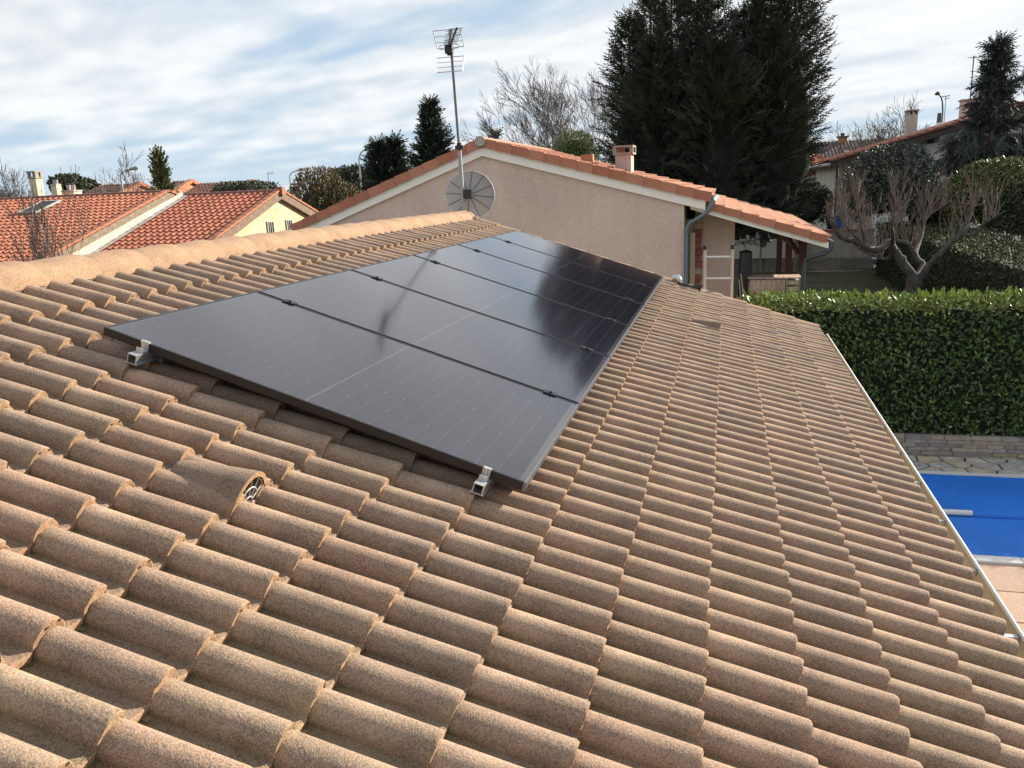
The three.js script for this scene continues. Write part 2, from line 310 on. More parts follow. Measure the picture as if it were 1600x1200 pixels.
{ // ridge caps: half-round, each lapping over the next
  const mk = seed => {
    const b = new B(), r = rng(seed), rows = [], L = 0.43, uo = r() * 3;
    for (let k = 0; k <= 5; k++) { const t = k / 5, s = 0.965 + 0.035 * t + (k === 5 ? 0.004 : 0), row = []; for (let a = 0; a <= 14; a++) { const w = Math.PI * a / 14; row.push(V(Math.cos(w) * 0.172 * s, Math.pow(Math.sin(w), 0.9) * 0.104 * s + 0.016 * t - 0.034 - (a === 0 || a === 14 ? 0.016 : 0), -L * t)); } rows.push(row); }
    b.grid(rows); const e = rows[5]; b.grid([e, e.map(q => V(q.x * 0.90, q.y * 0.90 - 0.004, q.z + 0.002))]);
    for (let k = 0; k < b.u.length; k++) b.u[k] += uo; return b.geo();
  };
  const gs = [1, 2, 3].map(mk), inv = new THREE.Matrix4().makeRotationZ(TH);
  for (let k = 0; k < 29; k++) {
    const z = 3.02 - 0.375 * k - 0.09; if (z < -7.3) break;
    const m = put('ridge_tile', gs[k % 3], ridgeMat, roof), p = V(-0.905, 4.152, z).sub(V(0, 4, 0)).applyMatrix4(inv);
    m.position.copy(p); m.rotation.z = TH; 
  }
  const mo = new B(); mo.box(-0.85, -0.735, PAN - 0.02, PAN + 0.042, -7.5, 3.0); mo.build('ridge_mortar', M.deck, roof);
}
{ // verge tiles along the far gable edge
  const g = new B(), rows = [];
  for (let k = 0; k <= 1; k++) { const row = []; for (let a = 0; a <= 8; a++) { const w = Math.PI * a / 8; row.push(V(-k * 0.33, 0.055 * Math.sin(w) - k * 0.018 + 0.028, -Math.cos(w) * 0.062)); } row.push(V(-k * 0.33, -0.09 - k * 0.018, 0.062 * -1)); rows.push(row); }
  g.grid(rows); const e = rows[0]; g.grid([e, e.map(q => V(q.x, q.y - 0.016, q.z * 0.86))]); const geo = g.geo();
  for (let k = 0; k < 16; k++) { const m = put('verge_tile', geo, ridgeMat, roof); m.position.set(3.757 - LEND * k, PAN + 0.012, -7.60); }
}
{ // gutter on the eaves with straps
  const prof = []; for (let a = 0; a <= 10; a++) { const w = Math.PI * (1 + a / 10); prof.push([3.557 + Math.cos(w) * 0.072, 2.615 + Math.sin(w) * 0.072]); }
  const out = new B(), z0 = 3.2, z1 = -7.62;
  out.grid([prof.map(q => V(q[0], q[1], z0)), prof.map(q => V(q[0], q[1], z1))]);
  const gm = out.build('gutter', M.gutterIn, house);
  const o2 = new B(), po = prof.map(([x, y]) => [3.557 + (x - 3.557) * 1.03, 2.615 + (y - 2.615) * 1.03]);
  o2.grid([po.map(q => V(q[0], q[1], z0)), po.map(q => V(q[0], q[1], z1))]); o2.tube([V(3.634, 2.618, z0), V(3.634, 2.618, z1)], 0.009, 8);
  o2.box(3.483, 3.631, 2.545, 2.612, z1 - 0.004, z1 + 0.002);
  o2.build('gutter_rim', M.gutterWhite, gm);
  const br = new B(); br.box(3.44, 3.628, 2.605, 2.611, -0.013, 0.013); br.box(3.620, 3.626, 2.575, 2.611, -0.013, 0.013); const bg = br.geo();
  for (let k = 0; k < 15; k++) { const m = put('bracket', bg, M.galv, gm); m.position.z = -0.03 - 0.605 * k - 0.02 + (k === 0 ? 0 : 0); if (m.position.z < -7.5) { gm.remove(m); break; } }
}
{ // ventilation tiles: a flared hood on the roof, the mouth closed by a wheel-shaped grille
  const hood = (() => { const b = new B(), rows = []; for (let k = 0; k <= 6; k++) { const t = k / 6, s = Math.pow(t, 0.9), w = mix(0.052, 0.098, s), h = mix(0.052, 0.118, s), row = []; for (let a = 0; a <= 14; a++) { const q = Math.PI * a / 14; row.push(V(-0.26 + 0.26 * t, Math.sin(q) * h, -Math.cos(q) * w)); } rows.push(row); }
    b.grid(rows, () => [0.78, 0.77, 0.76]); const e = rows[6]; b.grid([e, e.map(q => V(q.x + 0.002, q.y * 0.86, q.z * 0.86))], () => [1.2, 1, 0.68]); b.grid([e.map(q => V(q.x + 0.002, q.y * 0.86, q.z * 0.86)), rows[2].map(q => V(q.x, q.y * 0.8, q.z * 0.8))], () => [0.5, 0.5, 0.5]); return b.geo(); })();
  const gr = new B(), w = 0.083, h = 0.1, arc = (s) => { const p = []; for (let a = 0; a <= 12; a++) { const q = Math.PI * a / 12; p.push(V(-0.004, Math.sin(q) * h * s, -Math.cos(q) * w * s)); } return p; };
  gr.tube(arc(0.98), 0.0028, 5); gr.tube(arc(0.62), 0.0028, 5); gr.tube(arc(0.3), 0.0028, 5);
  for (let a = 0; a <= 6; a++) { const q = Math.PI * (a + 0.0) / 6; gr.tube([V(-0.004, Math.sin(q) * h * 0.3, -Math.cos(q) * w * 0.3), V(-0.004, Math.sin(q) * h, -Math.cos(q) * w)], 0.0025, 4); }
  const back = new B(); 
  for (const [u, v, g] of [[-0.605, 1.075, 1], [5.19, 2.545, 1]]) {
    const m = put('vent_tile', hood, tileMats[3], roof); m.position.set(v, PAN + 0.028, -u); m.rotation.z = -0.03; m.scale.setScalar(1.02);
    if (g) { const q = put('vent_grille', gr.geo(), M.plastic, roof); q.position.copy(m.position); q.scale.setScalar(1.02); }
  }
}

// ================================================================ SOLAR PANELS
const PL = 1.836, PW = 1.134, STEP = 1.154;
const pvRough = 0.10;
const cellTex = (() => {
  const N = 256, d = new Uint8Array(N * N * 4);
  for (let j = 0; j < N; j++) for (let i = 0; i < N; i++) {
    const u = i / N, v = j / N; let k = 0.013;
    for (let q = 0; q < 9; q++) if (Math.abs(v - (q + 0.5) / 9) < 0.006) k = 0.05;
    if (Math.abs((u * 40) % 1 - 0.5) < 0.08) k += 0.004;
    const dd = Math.min(Math.hypot(u * 0.09, v * 0.18), Math.hypot((1 - u) * 0.09, (1 - v) * 0.18)); if (dd < 0.004) k = 0.26;
    const o = (j * N + i) * 4; d[o] = Math.round(255 * k * 0.85); d[o + 1] = Math.round(255 * k * 0.9); d[o + 2] = Math.round(255 * Math.min(1, k * 1.6)); d[o + 3] = 255;
  }
  const t = new THREE.DataTexture(d, N, N, THREE.RGBAFormat); t.magFilter = THREE.LinearFilter; t.minFilter = THREE.LinearMipmapLinearFilter; t.generateMipmaps = true; t.needsUpdate = true; return t;
})();
const pvBump = tex(512, 0.35, (u, v) => fbm(u * 60, v * 60, 3, 60));
const cellMat = new THREE.MeshPhysicalMaterial({ color: lin(0.62, 0.62, 0.62), map: cellTex, roughness: pvRough, ior: 1.5, clearcoat: 0.20, clearcoatRoughness: 0.07, specularColor: new THREE.Color(0.86, 0.90, 1.0) });
const lamMat = new THREE.MeshPhysicalMaterial({ color: lin(0.040, 0.040, 0.046), roughness: pvRough, ior: 1.5, clearcoat: 0.20, clearcoatRoughness: 0.07, specularColor: new THREE.Color(0.86, 0.90, 1.0) });
const panelLabels = ['black solar panel nearest the camera, first of the row', 'black solar panel, second in the row counted from the near end', 'black solar panel third from the near end of the row, crossed by the mast reflection', 'black solar panel fourth from the near end, half bright and half dark with tree reflection', 'black solar panel fifth in the row, next to the farthest one', 'black solar panel at the far end of the row before the pink gable'];
function makePanel() {
  const g = thing('solar_panel', roofP(0, 0, 0), panelLabels[0], 'solar panel', 'solar panels in a row on the tiled roof'); g.rotation.z = -TH;
  const f = new B(), t = 0.011, h = -0.035;
  f.box(0, PL - t, h, 0, -t, 0); f.box(0, PL - t, h, 0, -PW, -PW + t); f.box(0, t, h, 0, -PW + t, -t); 
  const lo = new B(); lo.box(PL - t, PL, h, 0.0003, -PW, 0); lo.build('lower_frame', M.frameGlint, g);  // lower bar lighter, its sun glint painted by colour
  f.build('frame', M.frame, g);
  const l = new B(); l.box(t, PL - t, -0.008, -0.00172, -PW + t, -t); const lam = l.build('laminate', lamMat, g);
  const cl = 0.0866, cw = 0.1832, c = new THREE.BufferGeometry();
  c.setAttribute('position', new THREE.Float32BufferAttribute([0, 0, 0, cl, 0, 0, cl, 0, -cw, 0, 0, -cw], 3)); c.setAttribute('uv', new THREE.Float32BufferAttribute([0, 0, 1, 0, 1, 1, 0, 1], 2)); c.setAttribute('normal', new THREE.Float32BufferAttribute([0, 1, 0, 0, 1, 0, 0, 1, 0, 0, 1, 0], 3)); c.setIndex([0, 1, 2, 0, 2, 3]);
  for (let i = 0; i < 20; i++) for (let j = 0; j < 6; j++) { const m = put('cell', c, cellMat, lam); m.position.set(0.019 + i * 0.0889 + (i > 9 ? 0.008 : 0), -0.0016, -(0.016 + j * 0.1838)); m.castShadow = false; }
  return g;
}
const panel0 = makePanel();
for (let k = 1; k < 6; k++) { const c = copyOf(panel0, roofP(k * STEP, 0, 0), panelLabels[k]); c.rotation.z = -TH; }
{ // two rails with end clamps and clamps between the panels
  const mk = label => {
    const g = thing('mounting_rail', roofP(0, 0.2, 0), label, 'mounting rail', 'aluminium rails under the solar panels'); g.rotation.z = -TH;
    const b = new B(), w = 0.020, y1 = -0.036, y0 = -0.076, t = 0.003, z0 = 0.075, z1 = -6.98;
    b.box(-w, w, y0, y0 + t, z1, z0); b.box(-w, w, y1 - t, y1, z1, z0); b.box(-w, -w + t, y0 + t, y1 - t, z1, z0); b.box(w - t, w, y0 + t, y1 - t, z1, z0); b.box(-w - 0.006, -w, y0, y0 + 0.004, z1, z0); b.box(w, w + 0.006, y0, y0 + 0.004, z1, z0);
    b.build('rail', M.alu, g);
    for (const q of [0, 1]) {           // Z-shaped clamps holding the two ends of the row
      const e = new B(); e.box(-0.016, 0.016, -0.0355, -0.032, 0.002, 0.040); e.box(-0.016, 0.016, -0.032, 0.001, 0.002, 0.0045); e.box(-0.016, 0.016, 0.001, 0.0040, -0.010, 0.0045); e.box(-0.016, 0.016, -0.032, -0.016, 0.032, 0.0345);
      const m = e.build('end_clamp', M.alu, g); if (q) { m.position.z = -6.904; m.rotation.y = Math.PI; }
    }
    const bo = new B(); bo.tube([V(0, -0.034, 0.021), V(0, 0.008, 0.021)], 0.005, 8); bo.tube([V(0, 0.004, 0.021), V(0, 0.013, 0.021)], 0.0085, 6, true); bo.build('bolt', M.alu, g);
    const c = new B(); c.box(-0.034, 0.034, 0.0015, 0.0055, -0.021, 0.021); c.box(-0.030, 0.030, -0.034, 0.0015, -0.0085, 0.0085); c.tube([V(0, 0.0055, 0), V(0, 0.013, 0)], 0.0075, 6, true); const cg = c.geo();
    for (let k = 1; k < 6; k++) { const m = put('middle_clamp', cg, M.clampBlack, g); m.position.z = -(k * STEP - 0.010); }
    const hk = new B(); hk.box(-0.016, 0.016, -0.135, -0.077, -0.02, 0.02); const hg = hk.geo();
    for (let k = 0; k < 7; k++) { const m = put('roof_hook', hg, M.galv, g); m.position.z = -0.12 - k * 1.1; }
    return g;
  };
  const r0 = mk('upper aluminium rail under the solar panels, nearer the ridge');
  const r1 = copyOf(r0, roofP(0, 1.68, 0), 'lower aluminium rail under the solar panels, its clamp at the downhill corner'); r1.rotation.z = -TH;
}

// ================================================================ MAST, AERIAL, DISH, LADDER
{
  const a = thing('aerial_mast', V(-0.885, 3.2, -7.72), 'tall metal mast carrying a television aerial behind the ridge', 'antenna');
  const p = new B(); p.tube([V(0, -1, 0), V(-0.045, 1.85, 0)], 0.0255, 12); p.build('pole', M.mast, a);
  const p2 = new B(); p2.tube([V(-0.045, 1.80, 0), V(-0.085, 3.26, 0)], 0.019, 12, true); p2.build('upper_pole', M.mastDark, a);
  const c = new B(); c.tube([V(-0.043, 1.80, 0), V(-0.044, 1.89, 0)], 0.034, 10, true); c.box(-0.10, 0.01, 1.82, 1.86, -0.012, 0.012); c.build('pole_clamp', M.black, a);
  const hub = new B(); hub.tube([V(-0.085, 2.95, 0.04), V(-0.085, 3.08, 0.05)], [0.04, 0.048], 10, true); hub.box(-0.135, -0.04, 2.97, 3.07, 0.03, 0.10); hub.build('dipole_box', M.black, a);
  const bo = new B(), d0 = V(-0.08, 3.05, 0.06), d1 = at(713.5, 44, 9.35).sub(V(-0.885, 3.2, -7.72)), d2 = V(-0.10, 3.06, 0.06), d3 = at(705.5, 47, 9.75).sub(V(-0.885, 3.2, -7.72));
  bo.tube([d0, d1], 0.012, 6, true); bo.tube([d2, d3], 0.011, 6, true); bo.build('boom', M.black, a);
  const el = new B(); el.tube([V(-0.09, 0, 0), V(0.09, 0, 0)], 0.0042, 5, true); const eg = el.geo();
  for (let k = 0; k < 9; k++) { const m = put('director_rod', eg, M.galv, a); m.position.copy(d0).lerp(d1, 0.15 + k * 0.105); m.rotation.y = -0.06; }
  for (let k = 0; k < 5; k++) { const m = put('director_rod', eg, M.galv, a); m.position.copy(d2).lerp(d3, 0.2 + k * 0.19); m.scale.x = 0.8; }
  const lp = new B(), lpp = []; for (let k = 0; k <= 20; k++) { const q = k / 20 * Math.PI * 2, c2 = Math.cos(q); lpp.push(V(-0.085 + Math.sign(c2) * Math.pow(Math.abs(c2), 0.5) * 0.135, 3.045 + Math.sin(q) * 0.028, 0.08)); } lp.tube(lpp, 0.004, 5); lp.build('dipole', M.galv, a);
  for (const s of [1, -1]) {           // the two reflector grids
    const g = new B(), A = t => V(-0.085, 2.99 + s * (0.055 + t * 0.19), 0.01 + t * 0.12), w = 0.177;
    for (let k = 0; k < 4; k++) { const q = A(k / 3); g.tube([V(q.x - w, q.y, q.z), V(q.x + w, q.y, q.z)], k === 0 || k === 3 ? 0.005 : 0.0038, 5); }
    for (const e of [-w, w]) { const q = A(0), q2 = A(1); g.tube([V(q.x + e, q.y, q.z), V(q2.x + e, q2.y, q2.z)], 0.006, 5); }
    g.build('reflector', M.galv, a);
  }
  const cb = new B(), cp = []; for (let k = 0; k <= 14; k++) { const t = k / 14; cp.push(V(0.0 + t * 0.24, 0.93 + Math.sin(t * Math.PI) * 0.13 - t * 0.02, 0.06 + t * 0.10)); } cb.tube(cp, 0.007, 6); cb.build('cable', M.plastic, a);

  const d = thing('satellite_dish', V(-0.86, 4.43, -7.83), 'round satellite dish of dark mesh clamped to the mast', 'satellite dish');
  d.rotation.set(0.10, 3.30, 0.03, 'YXZ');
  const meshMat = new THREE.MeshPhysicalMaterial({ color: lin(0.26, 0.26, 0.26), roughness: 0.6, transmission: 0.42, thickness: 0, side: THREE.DoubleSide });
  const f = (r, q) => V(Math.cos(q) * r, Math.sin(q) * r * 0.97, r * r * 0.55), R = 0.325, sh = new B(), rows = [];
  for (let k = 0; k <= 8; k++) { const row = []; for (let q = 0; q <= 40; q++) row.push(f(R * k / 8, q / 40 * Math.PI * 2)); rows.push(row); } sh.grid(rows); sh.build('reflector', meshMat, d);
  const rib = new B(); for (let q = 0; q < 12; q++) { const w = q / 12 * Math.PI * 2 + 0.1; rib.tube([0.04, 0.12, 0.2, 0.28, 0.325].map(r => f(r, w).add(V(0, 0, -0.004))), 0.0045, 5); } rib.build('rib', M.zincDark, d);
  const rm = new B(), rp = []; for (let q = 0; q <= 40; q++) rp.push(f(R, q / 40 * Math.PI * 2)); rm.tube(rp, 0.007, 6); rm.build('rim', M.lampGrey, d);
  const bk = new B(); bk.box(-0.055, 0.055, -0.055, 0.055, -0.17, -0.06); bk.box(-0.03, 0.03, -0.03, 0.03, -0.06, -0.005); bk.build('mount_box', M.black, d);
  const ar = new B(); ar.tube([f(0.325, -1.57), V(0.0, -0.30, 0.22), V(0, -0.16, 0.42)], 0.009, 6); ar.build('feed_arm', M.zincDark, d);
  const ln = new B(); ln.tube([V(0, -0.16, 0.40), V(0, -0.15, 0.47)], [0.028, 0.022], 10, true); ln.build('feed_horn', M.plastic, d);
}
{
  const l = thing('aluminium_ladder', V(2.345, 0.0, -7.80), 'aluminium ladder leaning on the far edge of the roof', 'ladder');
  const b = (x, y) => V(x, y, 0.06 - (3.70 - y) * 0.20);
  for (const s of [-1, 1]) { const r = new B(); r.tube([b(s * 0.166, 0.0), b(s * 0.166, 3.66)], 0.021, 6); r.build('stile', M.alu, l); const c = new B(); c.tube([b(s * 0.166, 3.655), b(s * 0.166, 3.71)], [0.026, 0.022], 8, true); c.build('end_cap', M.black, l); }
  const rg = new B(); rg.tube([V(-0.16, 0, 0), V(0.16, 0, 0)], 0.0145, 8); const g = rg.geo();
  for (let k = 0; k < 13; k++) { const m = put('rung', g, M.alu, l); m.position.copy(b(0, 3.557 - k * 0.272)); }
}
{
  const t = thing('tool_bundle', roofP(7.46, 1.97, PAN + 0.06), 'grey roll and black bent tool lying on the far edge of the roof', 'tools');
  t.rotation.z = -TH;
  const a = new B(); a.tube([V(-0.04, 0.02, 0), V(-0.02, 0.06, 0.0), V(0.0, 0.075, 0), V(0.03, 0.05, 0), V(0.05, 0.02, 0)], [0.02, 0.045, 0.05, 0.045, 0.02], 9, true); a.build('grey_roll', M.alu, t);
  const c = new B(); c.tube([V(0.03, 0.0, 0.02), V(0.12, 0.015, 0.03), V(0.20, 0.01, 0.03), V(0.26, 0.03, 0.02), V(0.30, 0.07, 0.0)], [0.025, 0.035, 0.034, 0.036, 0.03], 8, true); c.box(0.275, 0.32, -0.06, 0.09, -0.03, 0.02); c.build('black_tool', M.black, t);
}
// ================================================================ ROOFING, TREES AND SHRUBS: shared builders
const nrm = (x, y, z) => V(x, y, z).normalize();
// a field of wavy tiles laid in lapping courses; o ridge corner, ax along the ridge, dn down the slope, up out of the roof
function tileField(b, o, ax, dn, W, L, pitch, course, bh, lift, seed, tone = 0.16) {
  const r = rng(seed), up = ax.clone().cross(dn).normalize(); if (up.y < 0) up.negate();
  const nw = Math.round(W / pitch), per = 6, n = Math.ceil(L / course), P = (s, t, h) => o.clone().addScaledVector(ax, s).addScaledVector(dn, t).addScaledVector(up, h);
  const wave = a => { const q = a % 1; return q < 0.66 ? bh * Math.pow(Math.sin(q / 0.66 * Math.PI), 0.8) : -bh * 0.10 * Math.sin((q - 0.66) / 0.34 * Math.PI); };
  for (let k = 0; k < n; k++) {
    const t0 = k * course - 0.04, t1 = Math.min(L, (k + 1) * course), cols = []; for (let i = 0; i <= nw; i++) { const g = 1 + (r() - 0.5) * 2 * tone; cols.push([g, g * (1 + (r() - 0.5) * 0.08), g]); }
    const A = [], C = [], D = [], jit = (r() - 0.5) * 0.02;
    for (let i = 0; i <= nw * per; i++) { const s = i / per * pitch, h = wave(i / per); A.push(P(s, t0, h)); C.push(P(s, t1 + jit, h + lift)); D.push(P(s, t1 + jit - 0.004, h + lift - 0.03)); }
    const cf = (ri, i) => cols[Math.floor(i / per)]; b.grid([A, C], cf); b.grid([C, D], cf);
  }
  return b;
}
function ridgeRow(parent, name, mat, p0, p1, len, rad, seed) {
  const d = p1.clone().sub(p0), n = Math.round(d.length() / len), dir = d.clone().normalize(), side = dir.clone().cross(V(0, 1, 0)).normalize(), L = d.length() / n;
  const b = new B(), rows = []; for (let k = 0; k <= 2; k++) { const t = k / 2, s = 1 + 0.1 * t, row = []; for (let a = 0; a <= 8; a++) { const w = Math.PI * a / 8; row.push(side.clone().multiplyScalar(Math.cos(w) * rad * s).add(V(0, Math.sin(w) * rad * 0.8 * s, 0)).addScaledVector(dir, t * L * 1.06)); } rows.push(row); } b.grid(rows); b.grid([rows[0], rows[0].map(q => q.clone().multiplyScalar(0.85))]); b.grid([rows[2], rows[2].map(q => q.clone().addScaledVector(V(0, -1, 0), 0.02))]);
  const g = b.geo(); for (let k = 0; k < n; k++) { const m = put(name, g, mat, parent); m.position.copy(p0).addScaledVector(dir, k * L); }
}
const rdir = (r) => { const z = r() * 2 - 1, a = r() * 6.2832, q = Math.sqrt(1 - z * z); return V(q * Math.cos(a), z, q * Math.sin(a)); };
// a feathery conifer spray
function spray(b, p, d, L, n, w, r, col, droop = 0) {
  const side = d.clone().cross(rdir(r)).normalize(), q = p.clone(), step = L / n, dir = d.clone();
  for (let j = 0; j < n; j++) {
    const t = j / n, s = j % 2 ? 1 : -1, ll = L * (0.42 - 0.26 * t) * (0.7 + 0.6 * r());
    const tip = q.clone().addScaledVector(dir, ll * 0.8).addScaledVector(side, s * ll * 0.62).addScaledVector(rdir(r), ll * 0.22); tip.y -= droop * ll;
    const k = 0.75 + 0.5 * r(), c = [col[0] * k, col[1] * k, col[2] * k], o = side.clone().multiplyScalar(0).addScaledVector(dir, w);
    b.tri(q.clone().sub(o), q.clone().add(o), tip, c); q.addScaledVector(dir, step); dir.y -= droop * 0.1;
  }
  b.tri(q.clone().addScaledVector(side, w * 0.7), q.clone().addScaledVector(side, -w * 0.7), q.clone().addScaledVector(dir, L * 0.28), col);
}
// one conifer leader: trunk line from base upward, R(t) the reach of the boughs at height fraction t
function leader(b, bw, base, H, R, n, r, o) {
  for (let k = 0; k < n; k++) {
    const t = o.t0 + (1 - o.t0) * Math.pow((k + r()) / n, o.pow || 1), az = r() * 6.2832, reach = R(t, az) * (0.72 + 0.42 * r()), el = mix(o.el0, o.el1, t) + (r() - 0.5) * 0.35;
    const p = base.clone().add(V(0, H * t, 0)), d = V(Math.cos(az) * Math.cos(el), Math.sin(el), Math.sin(az) * Math.cos(el));
    if (bw) bw.tube([p, p.clone().addScaledVector(d, reach * 0.8)], [0.03 * (1.1 - t), 0.008], 3);
    const m = Math.max(2, Math.round(reach / o.gap));
    for (let j = 0; j < m; j++) {
      const s = (o.in || 0.35) + (1 - (o.in || 0.35)) * (j + 0.6 * r()) / m, q = p.clone().addScaledVector(d, reach * s); q.y -= (o.sag || 0) * reach * s * s;
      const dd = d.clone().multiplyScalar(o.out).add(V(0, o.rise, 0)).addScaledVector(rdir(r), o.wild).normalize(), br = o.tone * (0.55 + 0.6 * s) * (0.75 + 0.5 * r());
      spray(b, q, dd, o.len * (0.7 + 0.6 * r()), o.m, o.w, r, [o.col[0] * br, o.col[1] * br, o.col[2] * br], o.droop);
    }
  }
}
function coneTree(name, base, H, rad, seed, label, group, o = {}) {
  const r = rng(seed), t = thing(name, base, label, 'tree', group), b = new B(), w = new B(), tr = new B();
  tr.tube([V(0, 0, 0), V(0, H * 0.5, 0), V(0, H * 0.97, 0)], [0.04 * H * 0.5, 0.02 * H * 0.5, 0.01], 6); tr.build('trunk', M.bark, t);
  const st = {}; const R = (q, az) => rad * Math.pow(1 - q, o.shape || 0.8) * (0.8 + 0.35 * vnoise(az * 1.2 + seed, q * (o.whorl || 9))) + 0.06;
  leader(b, w, V(0, 0, 0), H, R, o.n || 420, r, { t0: 0.05, el0: -0.05, el1: 0.5, gap: 0.34, out: 1, rise: 0.2, wild: 0.5, len: 0.62, m: 8, w: 0.085, tone: 1, droop: 0.15, col: [0.030, 0.043, 0.024], pow: 0.8, in: 0.15, ...o });
  const c = new B(); c.tube([0, 0.2, 0.5, 0.8].map(q => V(0, 0.3 + H * q, 0)), [0.45, 0.42, 0.28, 0.08].map(q => q * rad), 7); c.build('shade_core', CORE, t);  // added dark core, stands in for shade inside the crown
  w.build('branch', M.bark, t); b.build('crown', LEAF, t); return t;
}
// leaves as folded blades
function leaf(b, p, d, up, L, w, col) {
  const s = d.clone().cross(up).normalize(), n = s.clone().cross(d).normalize(), m = p.clone().addScaledVector(d, L * 0.45).addScaledVector(n, -L * 0.05), tip = p.clone().addScaledVector(d, L).addScaledVector(n, -L * 0.10);
  const a = m.clone().addScaledVector(s, w).addScaledVector(n, w * 0.35), c = m.clone().addScaledVector(s, -w).addScaledVector(n, w * 0.35);
  const i = [p, a, m, tip, c].map(q => b.v(q.x, q.y, q.z, 0, 0, col)); b.i.push(i[0], i[2], i[1], i[1], i[2], i[3], i[0], i[4], i[2], i[4], i[3], i[2]);
}
function blobShrub(name, base, rx, ry, rz, n, seed, label, o, group) {
  const r = rng(seed), t = thing(name, base, label, o.cat || 'shrub', group), b = new B(), c = new B(), st = new B();
  const lump = (d) => 0.62 + 0.72 * fbm(d.x * 1.9 + seed, d.z * 1.9 + d.y * 2.4 + seed * 0.3, 4);
  for (let k = 0; k < n; k++) {
    const d = rdir(r); if (d.y < -0.75) { k--; continue; }
    const q = lump(d) * (1 - 0.30 * Math.pow(r(), 1.7)), p = V(d.x * rx * q, ry + d.y * ry * q, d.z * rz * q);
    const ld = d.clone().multiplyScalar(o.out ?? 0.8).add(V(0, o.rise ?? 0.3, 0)).addScaledVector(rdir(r), o.wild ?? 0.9).normalize(), k1 = (0.6 + 0.6 * r()) * (0.75 + 0.4 * q), mixc = r() < (o.alt || 0) ? o.col2 : o.col;
    leaf(b, p, ld, rdir(r).addScaledVector(d, 1.2).normalize(), o.L * (0.7 + 0.6 * r()), o.w, [mixc[0] * k1, mixc[1] * k1, mixc[2] * k1]);
  }
  const rows = []; for (let i = 0; i <= 8; i++) { const row = []; for (let j = 0; j <= 14; j++) { const a = Math.PI * i / 8, z = j / 14 * 6.2832, d = V(Math.sin(a) * Math.cos(z), Math.cos(a), Math.sin(a) * Math.sin(z)), q = lump(d) * 0.66; row.push(V(d.x * rx * q, ry + d.y * ry * q, d.z * rz * q)); } rows.push(row); } c.grid(rows); c.build('shade_core', CORE, t);  // added dark core blocks light through the shrub
  st.tube([V(0, 0, 0), V(0.05, ry * 0.8, 0)], [0.06 * ry, 0.03 * ry], 6); st.build('stem', M.bark, t);
  b.build('crown', o.mat || LEAF, t); return t;
}
function bareTree(name, base, H, seed, label, group, o = {}) {
  const r = rng(seed), t = thing(name, base, label, 'tree', group), tr = new B(), b = new B(), minR = o.minR || 0.008;
  const grow = (p, d, L, rad, lev) => {
    const q = p.clone(), pts = [p.clone()], rr = [rad], dir = d.clone(), segs = 3;
    for (let k = 0; k < segs; k++) { dir.addScaledVector(rdir(r), o.bend || 0.11).add(V(0, o.up ?? 0.03, 0)).normalize(); q.addScaledVector(dir, L / segs); pts.push(q.clone()); rr.push(Math.max(minR, rad * (1 - 0.38 * (k + 1) / segs))); }
    (lev === 0 ? tr : b).tube(pts, rr, lev < 2 ? 6 : lev < 4 ? 4 : 3);
    if (lev >= (o.levels || 6)) return;
    const n = lev === 0 ? (o.first || 4) : 2 + (r() < (o.bushy || 0.8) ? 1 : 0);
    for (let k = 0; k < n; k++) {
      const s = k === 0 ? 1 : 0.45 + 0.5 * r(), at0 = pts[Math.min(3, Math.round(s * 3))], ang = (k === 0 ? 0.5 : 1) * (o.spread || 0.62) * (0.6 + 0.7 * r());
      const nd = dir.clone().addScaledVector(rdir(r), 1).cross(dir).normalize().multiplyScalar(Math.sin(ang)).addScaledVector(dir, Math.cos(ang)).normalize();
      grow(at0, nd, L * (o.shrink || 0.74) * (0.8 + 0.4 * r()), Math.max(minR, rr[3] * (k === 0 ? 0.9 : 0.66)), lev + 1);
    }
  };
  grow(V(0, 0, 0), V(0, 1, 0), H * (o.trunk || 0.27), o.r0 || H * 0.017, 0);
  tr.build('trunk', o.mat || M.barkGrey, t); b.build('branches', o.mat || M.barkGrey, t); return t;
}

